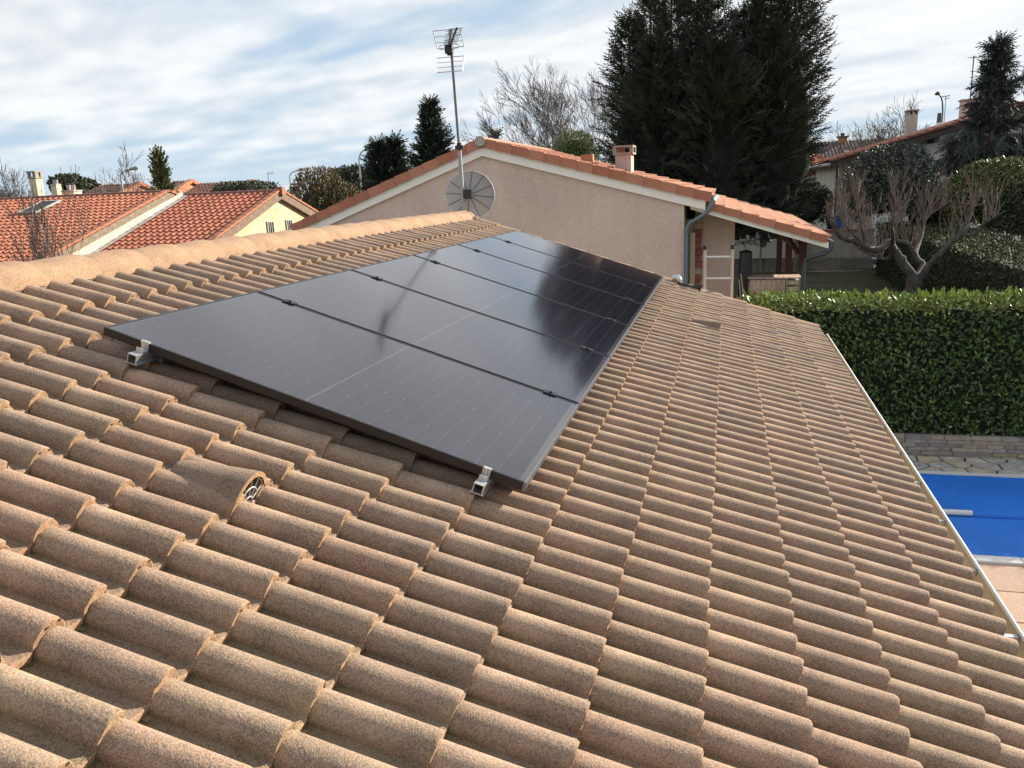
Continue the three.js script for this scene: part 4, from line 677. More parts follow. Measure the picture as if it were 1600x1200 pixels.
{
  const G = 'red-roofed houses beyond the ridge on the left', band = std(lin(0.24, 0.17, 0.13), 0.95, { map: stoneTex });
  const [h2, r2] = crossHouse('red_roofed_house', 'red-tiled house with a yellow gable and two small windows left of the pink house', { X0: -16.44, X1: -12.66, ZR: -23.6, YR: 4.735, s: 0.337, zN: -17.4, zF: -29.4, wall: M.renderYellow, clay: [0.47, 0.165, 0.10], seed: 51, group: G, band });
  for (const [z, y] of [[-22.88, 3.58], [-24.15, 3.58]]) {
    const w = new B(); w.box(-12.765, -12.735, y - 0.30, y + 0.20, z - 0.22, z - 0.17); w.box(-12.765, -12.735, y - 0.30, y + 0.20, z + 0.17, z + 0.22); w.box(-12.765, -12.735, y + 0.16, y + 0.20, z - 0.17, z + 0.17); w.box(-12.775, -12.720, y - 0.34, y - 0.30, z - 0.25, z + 0.25); const f = w.build('window', M.cement, h2);
    const p = new B(); p.box(-12.773, -12.762, y - 0.30, y + 0.16, z - 0.17, z + 0.17); p.build('pane', M.glassDark, f); const br = new B(); for (const q of [-0.06, 0.06]) br.box(-12.755, -12.740, y - 0.30, y + 0.16, z + q - 0.008, z + q + 0.008); br.build('bar', M.lampGrey, f);
  }
  const fin = new B(); fin.box(-12.770, -12.530, 4.63, 4.91, -23.71, -23.49); fin.build('ridge_end', M.clay, r2);
  const [h1, r1] = crossHouse('red_roofed_house', 'leftmost red-tiled house with a skylight and a cream band along its verge', { X0: -31, X1: -16.5, ZR: -22.7, YR: 4.87, s: 0.31, zN: -16.6, zF: -28, wall: M.renderCream, clay: [0.50, 0.185, 0.11], seed: 55, group: G, band: std(lin(0.26, 0.21, 0.16), 0.95, { map: stoneTex }) });
  const st = new B(), y = z => 4.87 - Math.abs(z + 22.7) * 0.31; st.quad(V(-16.46, y(-22.6) - 0.62, -22.6), V(-16.46, y(-17) - 0.80, -17), V(-16.46, y(-17) - 0.20, -17), V(-16.46, y(-22.6) - 0.20, -22.6)); st.build('cream_band', M.renderCream, h1);
  const fl = new B(), y2 = z => 4.735 - Math.abs(z + 23.6) * 0.337 + 0.10; fl.quad(V(-16.44, y2(-23.4) + 0.14, -23.4), V(-16.44, y2(-17.4) + 0.14, -17.4), V(-16.43, y2(-17.4), -17.4), V(-16.43, y2(-23.4), -23.4)); fl.quad(V(-16.43, y2(-23.4), -23.4), V(-16.43, y2(-17.4), -17.4), V(-16.20, y2(-17.4) - 0.01, -17.4), V(-16.20, y2(-23.4) - 0.01, -23.4)); fl.build('flashing', M.cement, h1);
  const mm = new THREE.Matrix4().makeTranslation(-21.7, 4.60, -23.0 + 0.75).multiply(new THREE.Matrix4().makeRotationX(Math.atan(0.31)));
  const sk = new B(), X = -20.85, mk = new THREE.Matrix4().makeTranslation(X, 4.70, -22.05).multiply(new THREE.Matrix4().makeRotationX(Math.atan(0.31)));
  sk.box(-0.42, -0.36, 0.0, 0.10, 0, 1.25, mk); sk.box(0.36, 0.42, 0, 0.10, 0, 1.25, mk); sk.box(-0.36, 0.36, 0, 0.10, 0, 0.07, mk); sk.box(-0.36, 0.36, 0, 0.10, 1.18, 1.25, mk); const skm = sk.build('skylight', M.cement, r1); void mm;
  const sp = new B(); sp.box(-0.36, 0.36, 0.05, 0.075, 0.07, 1.18, mk); sp.build('pane', std(lin(0.02, 0.022, 0.028), 0.6), skm);
  // house chimneys and roofs farther off
  const chim = (n, p, w, d, hh, mat, label, cap) => { const t = thing(n, p, label, 'chimney', undefined), b = new B(); b.box(-w / 2, w / 2, -3, hh, -d / 2, d / 2); b.build('stack', mat, t); const c = new B(); if (cap) { c.box(-w * 0.62, w * 0.62, hh, hh + 0.06, -d * 0.62, d * 0.62); c.box(-w * 0.62, w * 0.62, hh + 0.3, hh + 0.36, -d * 0.62, d * 0.62); for (const s of [-1, 1]) for (const q of [-1, 1]) c.box(s * w * 0.45 - 0.06, s * w * 0.45 + 0.06, hh + 0.06, hh + 0.3, q * d * 0.4 - 0.06, q * d * 0.4 + 0.06); } else { c.box(-w * 0.55, w * 0.55, hh, hh + 0.07, -d * 0.55, d * 0.55); c.tube([V(-w * 0.2, hh + 0.07, 0), V(-w * 0.2, hh + 0.3, 0)], 0.08, 8, true); c.tube([V(w * 0.2, hh + 0.07, 0), V(w * 0.2, hh + 0.3, 0)], 0.08, 8, true); } c.build('chimney_cap', cap ? M.woodGrey : M.cement, t); return t; };
  let p = at(62, 318, 42); chim('chimney', V(p.x, 3.6, p.z), 0.42, 0.42, p.y + 1.25 - 3.6, M.renderCream, 'tall cream chimney with an open dark cap, leftmost on the skyline', true);
  p = at(92, 318, 46); chim('chimney', V(p.x, 3.6, p.z), 0.38, 0.38, p.y + 1.0 - 3.6, M.renderCream, 'small slim cream chimney just right of the tall cream chimney', false);
  p = at(115, 318, 36); chim('chimney', V(p.x, 3.6, p.z), 0.62, 0.5, p.y + 0.50 - 3.6, M.renderCream, 'wide squat cream chimney directly above the skylight', false);
  p = at(210, 308, 36); 
  const far = (px0, px1, pyr, d, label, seed, sunSide) => {
    const a = at(px0, pyr, d), c = at(px1, pyr, d), t = thing('distant_house', V(0, 0, 0), label, 'house'), X0 = a.x, X1 = c.x, YR = (a.y + c.y) / 2, Z = (a.z + c.z) / 2, s = 0.33, D = 4.6;
    const r = new B(); r.box(X0, X1, 0, YR - 1.55, Z - D + 0.4, Z + D - 0.4); r.quad(V(X1 - 0.1, YR - D * s, Z + D - 0.4), V(X1 - 0.1, YR - D * s, Z - D + 0.4), V(X1 - 0.1, YR - 0.05, Z), V(X1 - 0.1, YR - 0.05, Z)); r.build('wall', M.terracotta, t);
    const f = new B(); tileField(f, V(X0, YR, Z), V(1, 0, 0), nrm(0, -s, 1), X1 - X0, D * 1.05, 0.26, 0.36, 0.04, 0.05, seed); tileField(f, V(X0, YR, Z), V(1, 0, 0), nrm(0, -s, -1), X1 - X0, D * 1.05, 0.26, 0.36, 0.04, 0.05, seed); f.build('roof', clayV([0.16, 0.085, 0.065]), t);
    const v = new B(); for (const e of [1, -1]) { const m = new THREE.Matrix4().makeTranslation(X1, YR + 0.03, Z).multiply(new THREE.Matrix4().makeRotationX(e * Math.atan(s))); v.box(-0.25, 0.12, -0.16, 0.09, e > 0 ? 0 : -D * 1.05, e > 0 ? D * 1.05 : 0, m); } v.build('verge', M.clay, t);
  };
  far(150, 226, 288, 60, 'brown roof with an orange verge on the skyline left of the small conifer', 61);
  far(268, 302, 283, 62, 'brown roof with an orange verge right of the small conifer', 63);
  far(305, 402, 285, 58, 'long brown roof with an orange verge above the red-tiled ridge', 65);
}

// ================================================================ HOUSES ON THE RIGHT
{
  const h = thing('white_house', V(0, 0, 0), 'large white house with a dark-edged red roof behind the pruned tree', 'house');
  const s = 0.262, XE = 6.72, YE = 5.10, Z = -37, XR = 15.4, yr = x => YE + (x - XE) * s;
  const a = new B(); a.quad(V(7.15, 0.6, Z), V(8.7, 0.6, Z), V(8.7, yr(8.7) - 0.25, Z), V(7.15, yr(7.15) - 0.25, Z)); a.box(7.13, 7.35, 0.6, yr(7.15) - 0.25, -50, Z - 0.003); a.build('side_wall', M.renderGrey, h);
  const b = new B(); b.quad(V(8.7, 0.6, Z - 0.5), V(XR, 0.6, Z - 0.5), V(XR, yr(XR) - 0.25, Z - 0.5), V(8.7, yr(8.7) - 0.25, Z - 0.5)); b.quad(V(XR, 0.6, Z - 0.5), V(2 * XR - 8.7, 0.6, Z - 0.5), V(2 * XR - 8.7, yr(8.7) - 0.25, Z - 0.5), V(XR, yr(XR) - 0.25, Z - 0.5)); b.quad(V(8.7, 0.6, Z), V(8.7, 0.6, Z - 0.5), V(8.7, yr(8.7) - 0.25, Z - 0.5), V(8.7, yr(8.7) - 0.25, Z)); b.build('gable_wall', M.renderWhite, h);
  const r = new B(), L = Math.hypot(XR - XE, (XR - XE) * s), mL = new THREE.Matrix4().makeTranslation(XE, YE, 0).multiply(new THREE.Matrix4().makeRotationZ(Math.atan(s))), mR = new THREE.Matrix4().makeTranslation(2 * XR - XE, YE, 0).multiply(new THREE.Matrix4().makeRotationZ(-Math.atan(s)));
  r.box(0, L, -0.30, -0.06, -50, Z + 0.75, mL); r.box(-L, 0, -0.30, -0.06, -50, Z + 0.75, mR); const rm = r.build('roof', M.woodDark, h);
  for (let k = 0; k < 26; k++) { const q = new B(); q.box(0, 0.353, -0.02, 0.06, -0.14, 0.03, new THREE.Matrix4().makeRotationZ(Math.atan(s) - 0.04)); const t = q.build('verge_tile', M.clayDark, rm); t.position.set(XE, YE, Z + 0.76).addScaledVector(nrm(1, s, 0), k * 0.36); }
  const tf = new B(); tileField(tf, V(XR, yr(XR) + 0.02, Z + 0.6), V(0, 0, -1), nrm(-1, -s, 0), 12, L, 0.26, 0.36, 0.04, 0.05, 71); tag(tf.build('roof_tile', clayV([0.34, 0.12, 0.075]), rm), null, null, null, 'stuff');
  const gu = new B(); gu.tube([V(XE - 0.04, YE - 0.12, Z + 0.8), V(XE - 0.04, YE - 0.14, -50)], 0.075, 8, true); gu.build('gutter', M.cement, h);
  const dp = new B(); dp.tube([V(7.10, YE - 0.2, Z + 0.06), V(7.10, 0.6, Z + 0.06)], 0.045, 8); dp.build('downpipe', M.zincDark, h);
  for (const [px, y0, y1] of [[1333, 3.0, 3.75], [1344, 2.85, 3.6]]) { const q = atZ(px, 315, Z), w = new B(); w.box(q.x - 0.14, q.x - 0.10, y0, y1, Z + 0.003, Z + 0.05); w.box(q.x + 0.10, q.x + 0.14, y0, y1, Z + 0.003, Z + 0.05); w.box(q.x - 0.16, q.x + 0.16, y0 - 0.06, y0, Z + 0.003, Z + 0.08); w.box(q.x - 0.10, q.x + 0.10, y1 - 0.04, y1, Z + 0.003, Z + 0.05); const f = w.build('slot_window', M.cement, h); const g = new B(); g.box(q.x - 0.10, q.x + 0.10, y0, y1 - 0.04, Z + 0.004, Z + 0.02); g.build('pane', M.glassDark, f); }
  for (const x of [9.6, 10.9]) { const q = new B(); q.box(x - 0.1, x + 0.1, yr(x) - 0.52, yr(x) - 0.24, Z - 0.5, Z + 0.7); q.build('purlin', M.woodDark, rm); }
  let p = at(1422, 214, 39.5); const ch = new B(); ch.box(p.x - 0.225, p.x + 0.225, 5.6, p.y + 1.02, p.z - 0.3, p.z + 0.3); const cm = ch.build('chimney', M.renderGrey, h);
  const cc = new B(); cc.box(p.x - 0.27, p.x + 0.27, p.y + 1.18, p.y + 1.24, p.z - 0.35, p.z + 0.35); for (const q of [-0.2, 0, 0.2]) cc.box(p.x + q - 0.035, p.x + q + 0.035, p.y + 1.02, p.y + 1.18, p.z - 0.28, p.z + 0.28); cc.build('chimney_cap', M.woodGrey, cm);
  p = at(1511, 176, 40.5); const c2 = new B(); c2.box(p.x - 0.3, p.x + 0.3, 6, p.y + 0.55, p.z - 0.3, p.z + 0.3); const m2 = c2.build('chimney', M.renderPink, h); const c3 = new B(); c3.box(p.x - 0.36, p.x + 0.36, p.y + 0.55, p.y + 0.62, p.z - 0.36, p.z + 0.36); c3.build('chimney_cap', M.woodGrey, m2);
  p = at(1468, 200, 41); const c4 = new B(); c4.box(p.x - 0.16, p.x + 0.16, 5.6, p.y + 0.25, p.z - 0.2, p.z + 0.2); const m4 = c4.build('chimney', M.renderWhite, h); const c5 = new B(); c5.tube([V(p.x - 0.05, p.y + 0.25, p.z), V(p.x - 0.05, p.y + 0.72, p.z)], [0.11, 0.09], 8, true); c5.build('chimney_pot', M.zincDark, m4);
  p = at(1515, 168, 41); const an = thing('aerial_mast', V(p.x, p.y, p.z), 'thin aerial mast beside the drooping conifer on the right', 'antenna'); const ap = new B(); ap.tube([V(0, -0.4, 0), V(0, 2.45, 0)], 0.028, 6); ap.build('pole', M.zincDark, an); const ae = new B(); for (let k = 0; k < 5; k++) ae.tube([V(-0.22 + 0.02 * k, 2.4 - 0.02 * k, -0.3 + k * 0.15), V(0.22 - 0.02 * k, 2.4 - 0.02 * k, -0.3 + k * 0.15)], 0.012, 4); ae.tube([V(0, 2.4, -0.4), V(0, 2.35, 0.4)], 0.015, 4); for (let k = 0; k < 3; k++) ae.tube([V(-0.1, 1.7 - k * 0.28, 0), V(0.12, 1.7 - k * 0.28, 0.05)], 0.016, 4); ae.build('aerial', M.zincDark, an);
  p = at(1476, 178, 42); const a3 = thing('aerial_mast', V(p.x, p.y, p.z), 'small thin aerial right of the curved street lamp', 'antenna'); const a4 = new B(); a4.tube([V(0, -1.2, 0), V(0, 0.85, 0)], 0.016, 5); a4.build('pole', M.zincDark, a3); const a5 = new B(); a5.tube([V(-0.2, 0.85, 0), V(0.2, 0.88, 0)], 0.02, 4); a5.tube([V(-0.12, 0.72, 0.2), V(0.12, 0.74, 0.2)], 0.014, 4); a5.build('aerial', M.zincDark, a3);
  // small white house with an orange roof, and the dark roof behind it
  const o = thing('white_house', V(0, 0, 0), 'small white house with an orange hipped roof beside the big conifer', 'house'), zz = -47, q0 = at(1180, 262, 51), q1 = at(1309, 274, 51);
  const ow = new B(); ow.box(q0.x, q1.x - 0.1, 0.0, q1.y - 0.1, zz - 6, zz); ow.build('wall', M.renderWhite, o);
  const of = new B(), rx = at(1262, 246, 53); tileField(of, V(q0.x - 2, rx.y, zz - 3.0), V(1, 0, 0), nrm(0, -(rx.y - q1.y) / 3.6, 3.6 / 3.6), rx.x - q0.x + 2.0, 3.8, 0.27, 0.40, 0.05, 0.04, 81); of.quad(V(rx.x, rx.y, zz - 3.0), V(rx.x, q1.y, zz + 0.5), V(q1.x + 0.05, q1.y, zz + 0.5), V(q1.x + 0.05, q1.y, zz - 6.5)); of.build('roof', clayV([0.58, 0.22, 0.12]), o);
  const hp = new B(); for (let k = 0; k < 8; k++) { const t = k / 8; hp.tube([V(mix(rx.x, q1.x + 0.05, t), mix(rx.y, q1.y, t) + 0.04, mix(zz - 3, zz + 0.5, t)), V(mix(rx.x, q1.x + 0.05, t + 0.12), mix(rx.y, q1.y, t + 0.12) + 0.02, mix(zz - 3, zz + 0.5, t + 0.12))], [0.07, 0.09], 6); } hp.build('hip_tiles', M.clay, o);
  const og = new B(); og.box(q0.x - 2, q1.x + 0.08, q1.y - 0.16, q1.y - 0.02, zz + 0.4, zz + 0.55); og.build('gutter', M.cement, o);
  const sh = at(1253, 290, 49.4), sb = new B(); sb.box(sh.x - 0.22, sh.x + 0.22, sh.y - 0.75, sh.y + 0.25, zz + 0.01, zz + 0.07); sb.build('shutter', M.blue, o);
  const d = thing('dark_roofed_house', V(0, 0, 0), 'house with a dark brown hipped roof on the right skyline', 'house'), e0 = at(1240, 256, 66), e1 = at(1372, 262, 66), rr = at(1290, 222, 70), rl = at(1262, 223, 70), zd = e0.z;
  const db = new B(); db.box(e0.x, e1.x, 0, e0.y - 0.2, zd - 9, zd); db.build('wall', M.renderGrey, d);
  const dr = new B(); tileField(dr, V(rl.x - 2, rr.y, zd - 5), V(1, 0, 0), nrm(0, -(rr.y - e0.y) / 5.2, 1), rr.x - rl.x + 8.2, 5.9, 0.28, 0.42, 0.05, 0.04, 83); dr.build('roof', clayV([0.13, 0.085, 0.08]), d);
  const dc = at(1316, 222, 69), dcb = new B(); dcb.box(dc.x - 0.35, dc.x + 0.35, 5, dc.y + 0.35, dc.z - 0.3, dc.z + 0.3); const dcm = dcb.build('chimney', M.terracotta, d); const dct = new B(); dct.box(dc.x - 0.45, dc.x + 0.45, dc.y + 0.35, dc.y + 0.48, dc.z - 0.4, dc.z + 0.4); dct.tube([V(dc.x, dc.y + 0.48, dc.z), V(dc.x, dc.y + 0.72, dc.z)], [0.14, 0.2], 8, true); dct.build('chimney_cap', M.woodDark, dcm);
  const pl = at(1322, 236, 64), pp = new B(); pp.tube([pl, at(1328, 243, 63.6)], 0.14, 6, true); pp.build('roof_pipe', M.gutterWhite, d);
  // blue bin by the corner of the white house
  p = at(1309, 357, 35.6); const bi = thing('blue_bin', V(p.x, 0.6, p.z), 'blue bin standing at the corner of the white house', 'bin'); const k1 = new B(), yb = p.y - 0.6; k1.box(-0.14, 0.14, yb - 0.02, yb + 0.50, -0.18, 0.18); k1.box(-0.15, 0.15, 0, yb - 0.02, -0.19, 0.19); k1.build('body', M.blue, bi); const k2 = new B(); k2.box(-0.17, 0.17, yb + 0.50, yb + 0.56, -0.21, 0.21); k2.build('lid', M.black, bi);
  p = at(1298, 352, 36); const bk = thing('dark_bin', V(p.x, 0.6, p.z), 'black bin left of the blue bin by the white house', 'bin'); const k3 = new B(), y3 = p.y - 0.6; k3.box(-0.16, 0.16, 0, y3 + 0.30, -0.2, 0.2); k3.build('body', M.black, bk); const k4 = new B(); k4.box(-0.18, 0.18, y3 + 0.30, y3 + 0.36, -0.22, 0.22); k4.build('lid', M.zincDark, bk);
  // garden wall with grey boards on its left half
  const w = thing('garden_wall', V(0, 0, -34), 'rendered garden wall on a stone footing at the end of the lawn', 'wall');
  const g0 = new B(); g0.box(2.4, 8.3, 0.6, 2.26, -0.2, -0.02); g0.build('render', M.renderGrey, w); const cp = new B(); cp.box(5.2, 8.34, 2.26, 2.32, -0.25, 0.03); cp.build('coping', M.terracotta, w);
  const rs = rng(33), sc = [[0.40, 0.38, 0.35], [0.33, 0.31, 0.29], [0.46, 0.43, 0.38]].map(c => std(lin(...c), 0.95, { map: stoneTex })); for (let k = 0; k < 5; k++) { let x = 2.5; while (x < 8.2) { const L = 0.3 + rs() * 0.4, q = new B(); q.box(x, x + L - 0.02, 0.6 + k * 0.115, 0.705 + k * 0.115, -0.02, 0.03 + rs() * 0.03); q.build('stone', sc[Math.floor(rs() * 3)], w); x += L; } }
  const f = thing('board_fence', V(0, 0, -33.9), 'pale grey fence of horizontal boards behind the terrace posts', 'fence'); for (let k = 0; k < 9; k++) { const q = new B(); q.box(2.5, 5.25, 1.20 + k * 0.14, 1.335 + k * 0.14, -0.03, 0.0 + (k % 2) * 0.004); q.build('board', M.renderWhite, f); } for (const x of [2.5, 3.85, 5.25]) { const q = new B(); q.box(x - 0.04, x + 0.04, 0.6, 2.5, -0.06, 0.02); q.build('post', M.cement, f); }
}

// ================================================================ STREET LAMPS
{
  const mkLamp = (name, pos, H, reach, dir, label) => { const l = thing(name, pos, label, 'street lamp'), b = new B(), p = [V(0, -6, 0), V(0, H * 0.72, 0)]; for (let k = 1; k <= 7; k++) { const a = k / 7 * 1.25; p.push(V(dir * reach * (1 - Math.cos(a)) * 0.8, H * 0.72 + H * 0.28 * Math.sin(a), 0)); } b.tube(p, p.map((_, k) => k < 2 ? 0.085 - 0.03 * k : 0.048), 7); b.build('pole', M.lampGrey, l); const e = p[p.length - 1], h = new B(); h.tube([e, e.clone().add(V(dir * 0.25, 0.06, 0)), e.clone().add(V(dir * 0.62, 0.08, 0)), e.clone().add(V(dir * 0.72, 0.06, 0))], [0.05, 0.10, 0.11, 0.04], 8, true); h.build('lamp_head', M.cement, l); return l; };
  mkLamp('street_lamp', at(192, 300, 52), 1.35, 1.25, 1, 'street lamp left of the small green conifer, before bare trees');
  mkLamp('street_lamp', at(455, 300, 60), 1.5, 1.1, 1, 'street lamp rising behind the left edge of the olive bush');
  mkLamp('street_lamp', at(565, 300, 56), 2.85, 1.0, 1, 'tallest street lamp, between the olive bush and the twin conifers');
  const l = thing('street_lamp', at(1470, 196, 55), 'dark street lamp with a curved neck above the white house roof', 'street lamp'), b = new B(); b.tube([V(0.05, -6, 0), V(0.05, 0.9, 0), V(0, 1.45, 0), V(-0.1, 1.8, 0), V(-0.3, 2.05, 0)], 0.05, 6); b.build('pole', M.zincDark, l); const h = new B(); h.tube([V(-0.22, 2.02, 0), V(-0.36, 2.08, 0), V(-0.5, 2.0, 0)], [0.09, 0.14, 0.06], 8, true); h.build('lamp_head', M.zincDark, l);
  const p = at(421, 296, 56), a = thing('aerial_mast', p, 'small distant aerial on the skyline left of the olive bush', 'antenna'), ab = new B(); ab.tube([V(0, -3, 0), V(0, 1.05, 0)], 0.025, 5); ab.build('pole', M.lampGrey, a); const ae = new B(); ae.tube([V(-0.1, 1.05, 0), V(0.5, 1.1, 0)], 0.018, 4); for (let k = 0; k < 4; k++) ae.tube([V(0.0 + k * 0.13, 0.94, 0), V(0.0 + k * 0.13, 1.22, 0)], 0.012, 4); ae.build('aerial', M.lampGrey, a);
}

// ================================================================ TREES
{ // the big dark conifer: many leaders grown together
  const r = rng(404), K = 1.02, p0 = at(1105, 280, 30.5), t = thing('giant_conifer', V(p0.x, 0.3, p0.z), 'huge dark conifer with many tops behind the pink gable house', 'tree'), b = new B(), w = new B(), tr = new B(), c = new B();
  const L = [[-2.75, 9.9, 1.05, 0.4], [-2.1, 10.7, 1.15, -0.5], [-1.25, 10.7, 1.35, 0.9], [-0.45, 10.5, 1.2, -0.6], [0.10, 11.0, 1.15, 0.8], [1.2, 9.9, 1.3, -0.2], [1.8, 10.6, 1.25, 0.7], [2.45, 11.6, 1.2, -0.3], [2.85, 11.2, 1.15, 0.5], [2.2, 9.0, 1.1, 1.2], [-1.8, 8.8, 1.4, 1.3], [0.4, 8.6, 1.6, 1.5], [-0.6, 9.2, 1.5, -1.6], [1.5, 9.6, 1.4, -1.6]];
  for (const [x0, H0, R0, z0] of L) {
    const x = x0 * K, H = H0 * K - 0.2, R = R0 * K, z = z0 * K, base = V(x, 0, z); tr.tube([V(x * 0.9, H * 0.2, z), V(x, H * 0.6, z), V(x, H * 0.99, z)], [0.12, 0.09, 0.02], 6);
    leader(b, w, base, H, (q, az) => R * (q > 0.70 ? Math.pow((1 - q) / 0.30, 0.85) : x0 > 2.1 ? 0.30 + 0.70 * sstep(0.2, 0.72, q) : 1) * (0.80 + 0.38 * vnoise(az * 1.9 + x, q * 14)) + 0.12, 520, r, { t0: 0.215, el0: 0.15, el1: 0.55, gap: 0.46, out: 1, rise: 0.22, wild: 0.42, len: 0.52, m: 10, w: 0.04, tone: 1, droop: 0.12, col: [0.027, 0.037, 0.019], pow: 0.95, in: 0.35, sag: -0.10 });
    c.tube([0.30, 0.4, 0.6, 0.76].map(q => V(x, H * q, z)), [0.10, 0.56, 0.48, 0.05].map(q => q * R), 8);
  }
  for (const [x, z] of [[-1.9, 0.2], [-0.6, -0.1], [0.55, 0.4]]) tr.tube([V(x, -0.3, z), V(x + 0.1, 1.2, z), V(x, 3.2, z)], [0.3, 0.22, 0.18], 8);
  tr.build('trunk', M.bark, t); c.build('shade_core', CORE, t); w.build('branch', M.bark, t); b.build('crown', LEAF, t);  // added dark tubes block light and view through the crown
}
coneTree('fir_tree', V(-16.9, 0, -51.5), 10.3, 4.3, 7, 'tall dark fir on the skyline just left of the mast', undefined, { whorl: 11, n: 760, shape: 1.1 });
coneTree('fir_tree', V(-18.4, 0, -45.8), 7.5, 2.9, 8, 'left one of the twin dark firs beside the tall street lamp', undefined, { n: 560, shape: 1.05 });
coneTree('fir_tree', V(-17.5, 0, -46.2), 7.65, 3.0, 9, 'right one of the twin dark firs beside the tall street lamp', undefined, { n: 560, shape: 1.05 });
{ const p = at(770, 206, 60); coneTree('fir_tree', V(p.x, 0, p.z), p.y, 1.7, 10, 'fir tip peeping over the ridge of the pink gable house', undefined, { n: 180 }); }
coneTree('green_conifer', V(-20.55, 0, -27.8), 6.35, 0.95, 11, 'small bright green cone-shaped conifer behind the red-tiled ridge', undefined, { n: 420, el0: 0.3, el1: 0.9, len: 0.42, gap: 0.25, col: [0.055, 0.085, 0.028], rise: 0.6, shape: 0.85 });
blobShrub('olive_bush', V(-17.85, 1.9, -37.2), 2.1, 1.95, 2.0, 9000, 31, 'big round olive and russet bush behind the yellow gable', { L: 0.16, w: 0.035, col: [0.060, 0.070, 0.024], col2: [0.150, 0.075, 0.030], alt: 0.42, cat: 'bush', rise: 0.7 });
{ const s = (px, py, d, rx, ry, n, seed, label, o) => { const p = at(px, py, d); blobShrub(o.name || 'evergreen_shrub', V(p.x, p.y - ry * 1.0, p.z), rx, ry, rx * 0.9, n, seed, label, { L: 0.16, w: 0.04, col: [0.034, 0.046, 0.022], col2: [0.06, 0.07, 0.03], alt: 0.2, ...o }); };
  s(556, 290, 66, 1.7, 1.5, 2600, 36, 'grey-green tree clump behind the tallest street lamp', { cat: 'tree', name: 'round_tree', L: 0.28, w: 0.08 });
  s(535, 283, 70, 2.0, 0.9, 2200, 37, 'low dark tree line right behind the olive bush', { cat: 'tree', name: 'round_tree', L: 0.28, w: 0.08 });
  s(108, 291, 70, 1.55, 0.95, 2400, 38, 'dark round tree on the skyline behind the cream chimneys', { cat: 'tree', name: 'round_tree', L: 0.28, w: 0.08 });
  s(140, 294, 72, 0.8, 0.7, 1200, 39, 'small dark round tree right of the larger round one', { cat: 'tree', name: 'round_tree', L: 0.28, w: 0.08 });
  s(385, 299, 45, 1.9, 0.55, 3000, 40, 'low dark green shrubs behind the ridge of the yellow gable house', { cat: 'shrub' });
  s(901, 240, 40, 1.05, 1.0, 3600, 42, 'light green bush between the bare trees and the pink gable ridge', { col: [0.10, 0.14, 0.04], col2: [0.15, 0.17, 0.06], L: 0.15, w: 0.02, rise: 1.0, cat: 'bush', name: 'light_bush' });
  s(1262, 320, 33, 0.95, 1.0, 4200, 43, 'dark round evergreen shrub in front of the small white house', { L: 0.11, w: 0.03 });
  s(1398, 287, 29, 1.55, 1.50, 11000, 44, 'tall grey-green glossy shrub before the white house gable', { L: 0.13, w: 0.032, col: [0.060, 0.078, 0.052], col2: [0.115, 0.125, 0.10], alt: 0.3, mat: LEAFGLOSS });
  s(1548, 305, 27, 1.45, 1.25, 10000, 45, 'yellow-green glossy shrub beneath the drooping conifer', { L: 0.12, w: 0.032, col: [0.075, 0.095, 0.028], col2: [0.17, 0.165, 0.055], alt: 0.35, mat: LEAFGLOSS });
  s(1600, 335, 26, 1.2, 0.95, 5000, 46, 'dark evergreen shrub at the right edge above the clipped hedge', { L: 0.11, w: 0.03 });
  s(1455, 330, 31, 0.85, 0.75, 3500, 47, 'low dark shrub between the grey-green and the yellow-green shrub', { L: 0.11, w: 0.03 });
}
{ // drooping blue conifer on the right
  const r = rng(88), p0 = at(1540, 300, 31), H0 = at(1537, 72, 31).y - 0.6, t = thing('drooping_conifer', V(p0.x, 0.6, p0.z), 'irregular blue-grey conifer with drooping boughs at the right edge', 'tree'), b = new B(), tr = new B(), br = new B();
  tr.tube([V(0, 0, 0), V(0.02, H0 * 0.6, 0), V(-0.05, H0, 0)], [0.15, 0.09, 0.015], 7); tr.build('trunk', M.bark, t);
  const col = [0.036, 0.044, 0.038], bough = (y, az, el, len, n, drp) => { const d = V(Math.cos(az) * Math.cos(el), Math.sin(el), Math.sin(az) * Math.cos(el)), p = V(0, y, 0); br.tube([p, p.clone().addScaledVector(d, len)], [0.045, 0.012], 4); for (let k = 0; k < n; k++) { const s = 0.08 + 0.92 * (k + r()) / n, q = p.clone().addScaledVector(d, len * s); for (let j = 0; j < 3; j++) { const dd = d.clone().multiplyScalar(0.5).add(V(0, -drp, 0)).addScaledVector(rdir(r), 0.6).normalize(), g = 0.7 + 0.7 * r(); spray(b, q.clone().addScaledVector(rdir(r), 0.07), dd, 0.34 + 0.26 * r(), 10, 0.040, r, [col[0] * g, col[1] * g, col[2] * g], 0.2); } } };
  for (let k = 0; k < 46; k++) { const f = k / 46, y = H0 * (0.60 + 0.39 * f); bough(y, r() * 6.28, 0.5, (1 - f) * 0.62 + 0.16, 7, 0.1); }
  bough(H0 * 0.80, 0.1, 0.35, 1.0, 16, 0.1); bough(H0 * 0.74, 3.0, 0.10, 0.75, 12, 0.2); bough(H0 * 0.62, 0.05, 0.45, 1.75, 26, 0.2); bough(H0 * 0.65, 3.3, 0.15, 0.75, 12, 0.2);
  for (let k = 0; k < 90; k++) { const f = r(), y = H0 * (0.30 + 0.30 * f); bough(y, r() * 6.28, 0.05 + 0.2 * r(), 0.9 + 1.5 * (1 - f) * r() + 0.4, 15, 0.8); }
  bough(H0 * 0.47, 3.15, 0.16, 2.25, 34, 0.9); bough(H0 * 0.40, 2.9, 0.05, 1.9, 28, 0.9); bough(H0 * 0.5, 0.1, 0.3, 2.2, 30, 0.6);
  br.build('branch', M.bark, t); b.build('crown', LEAF, t);
}
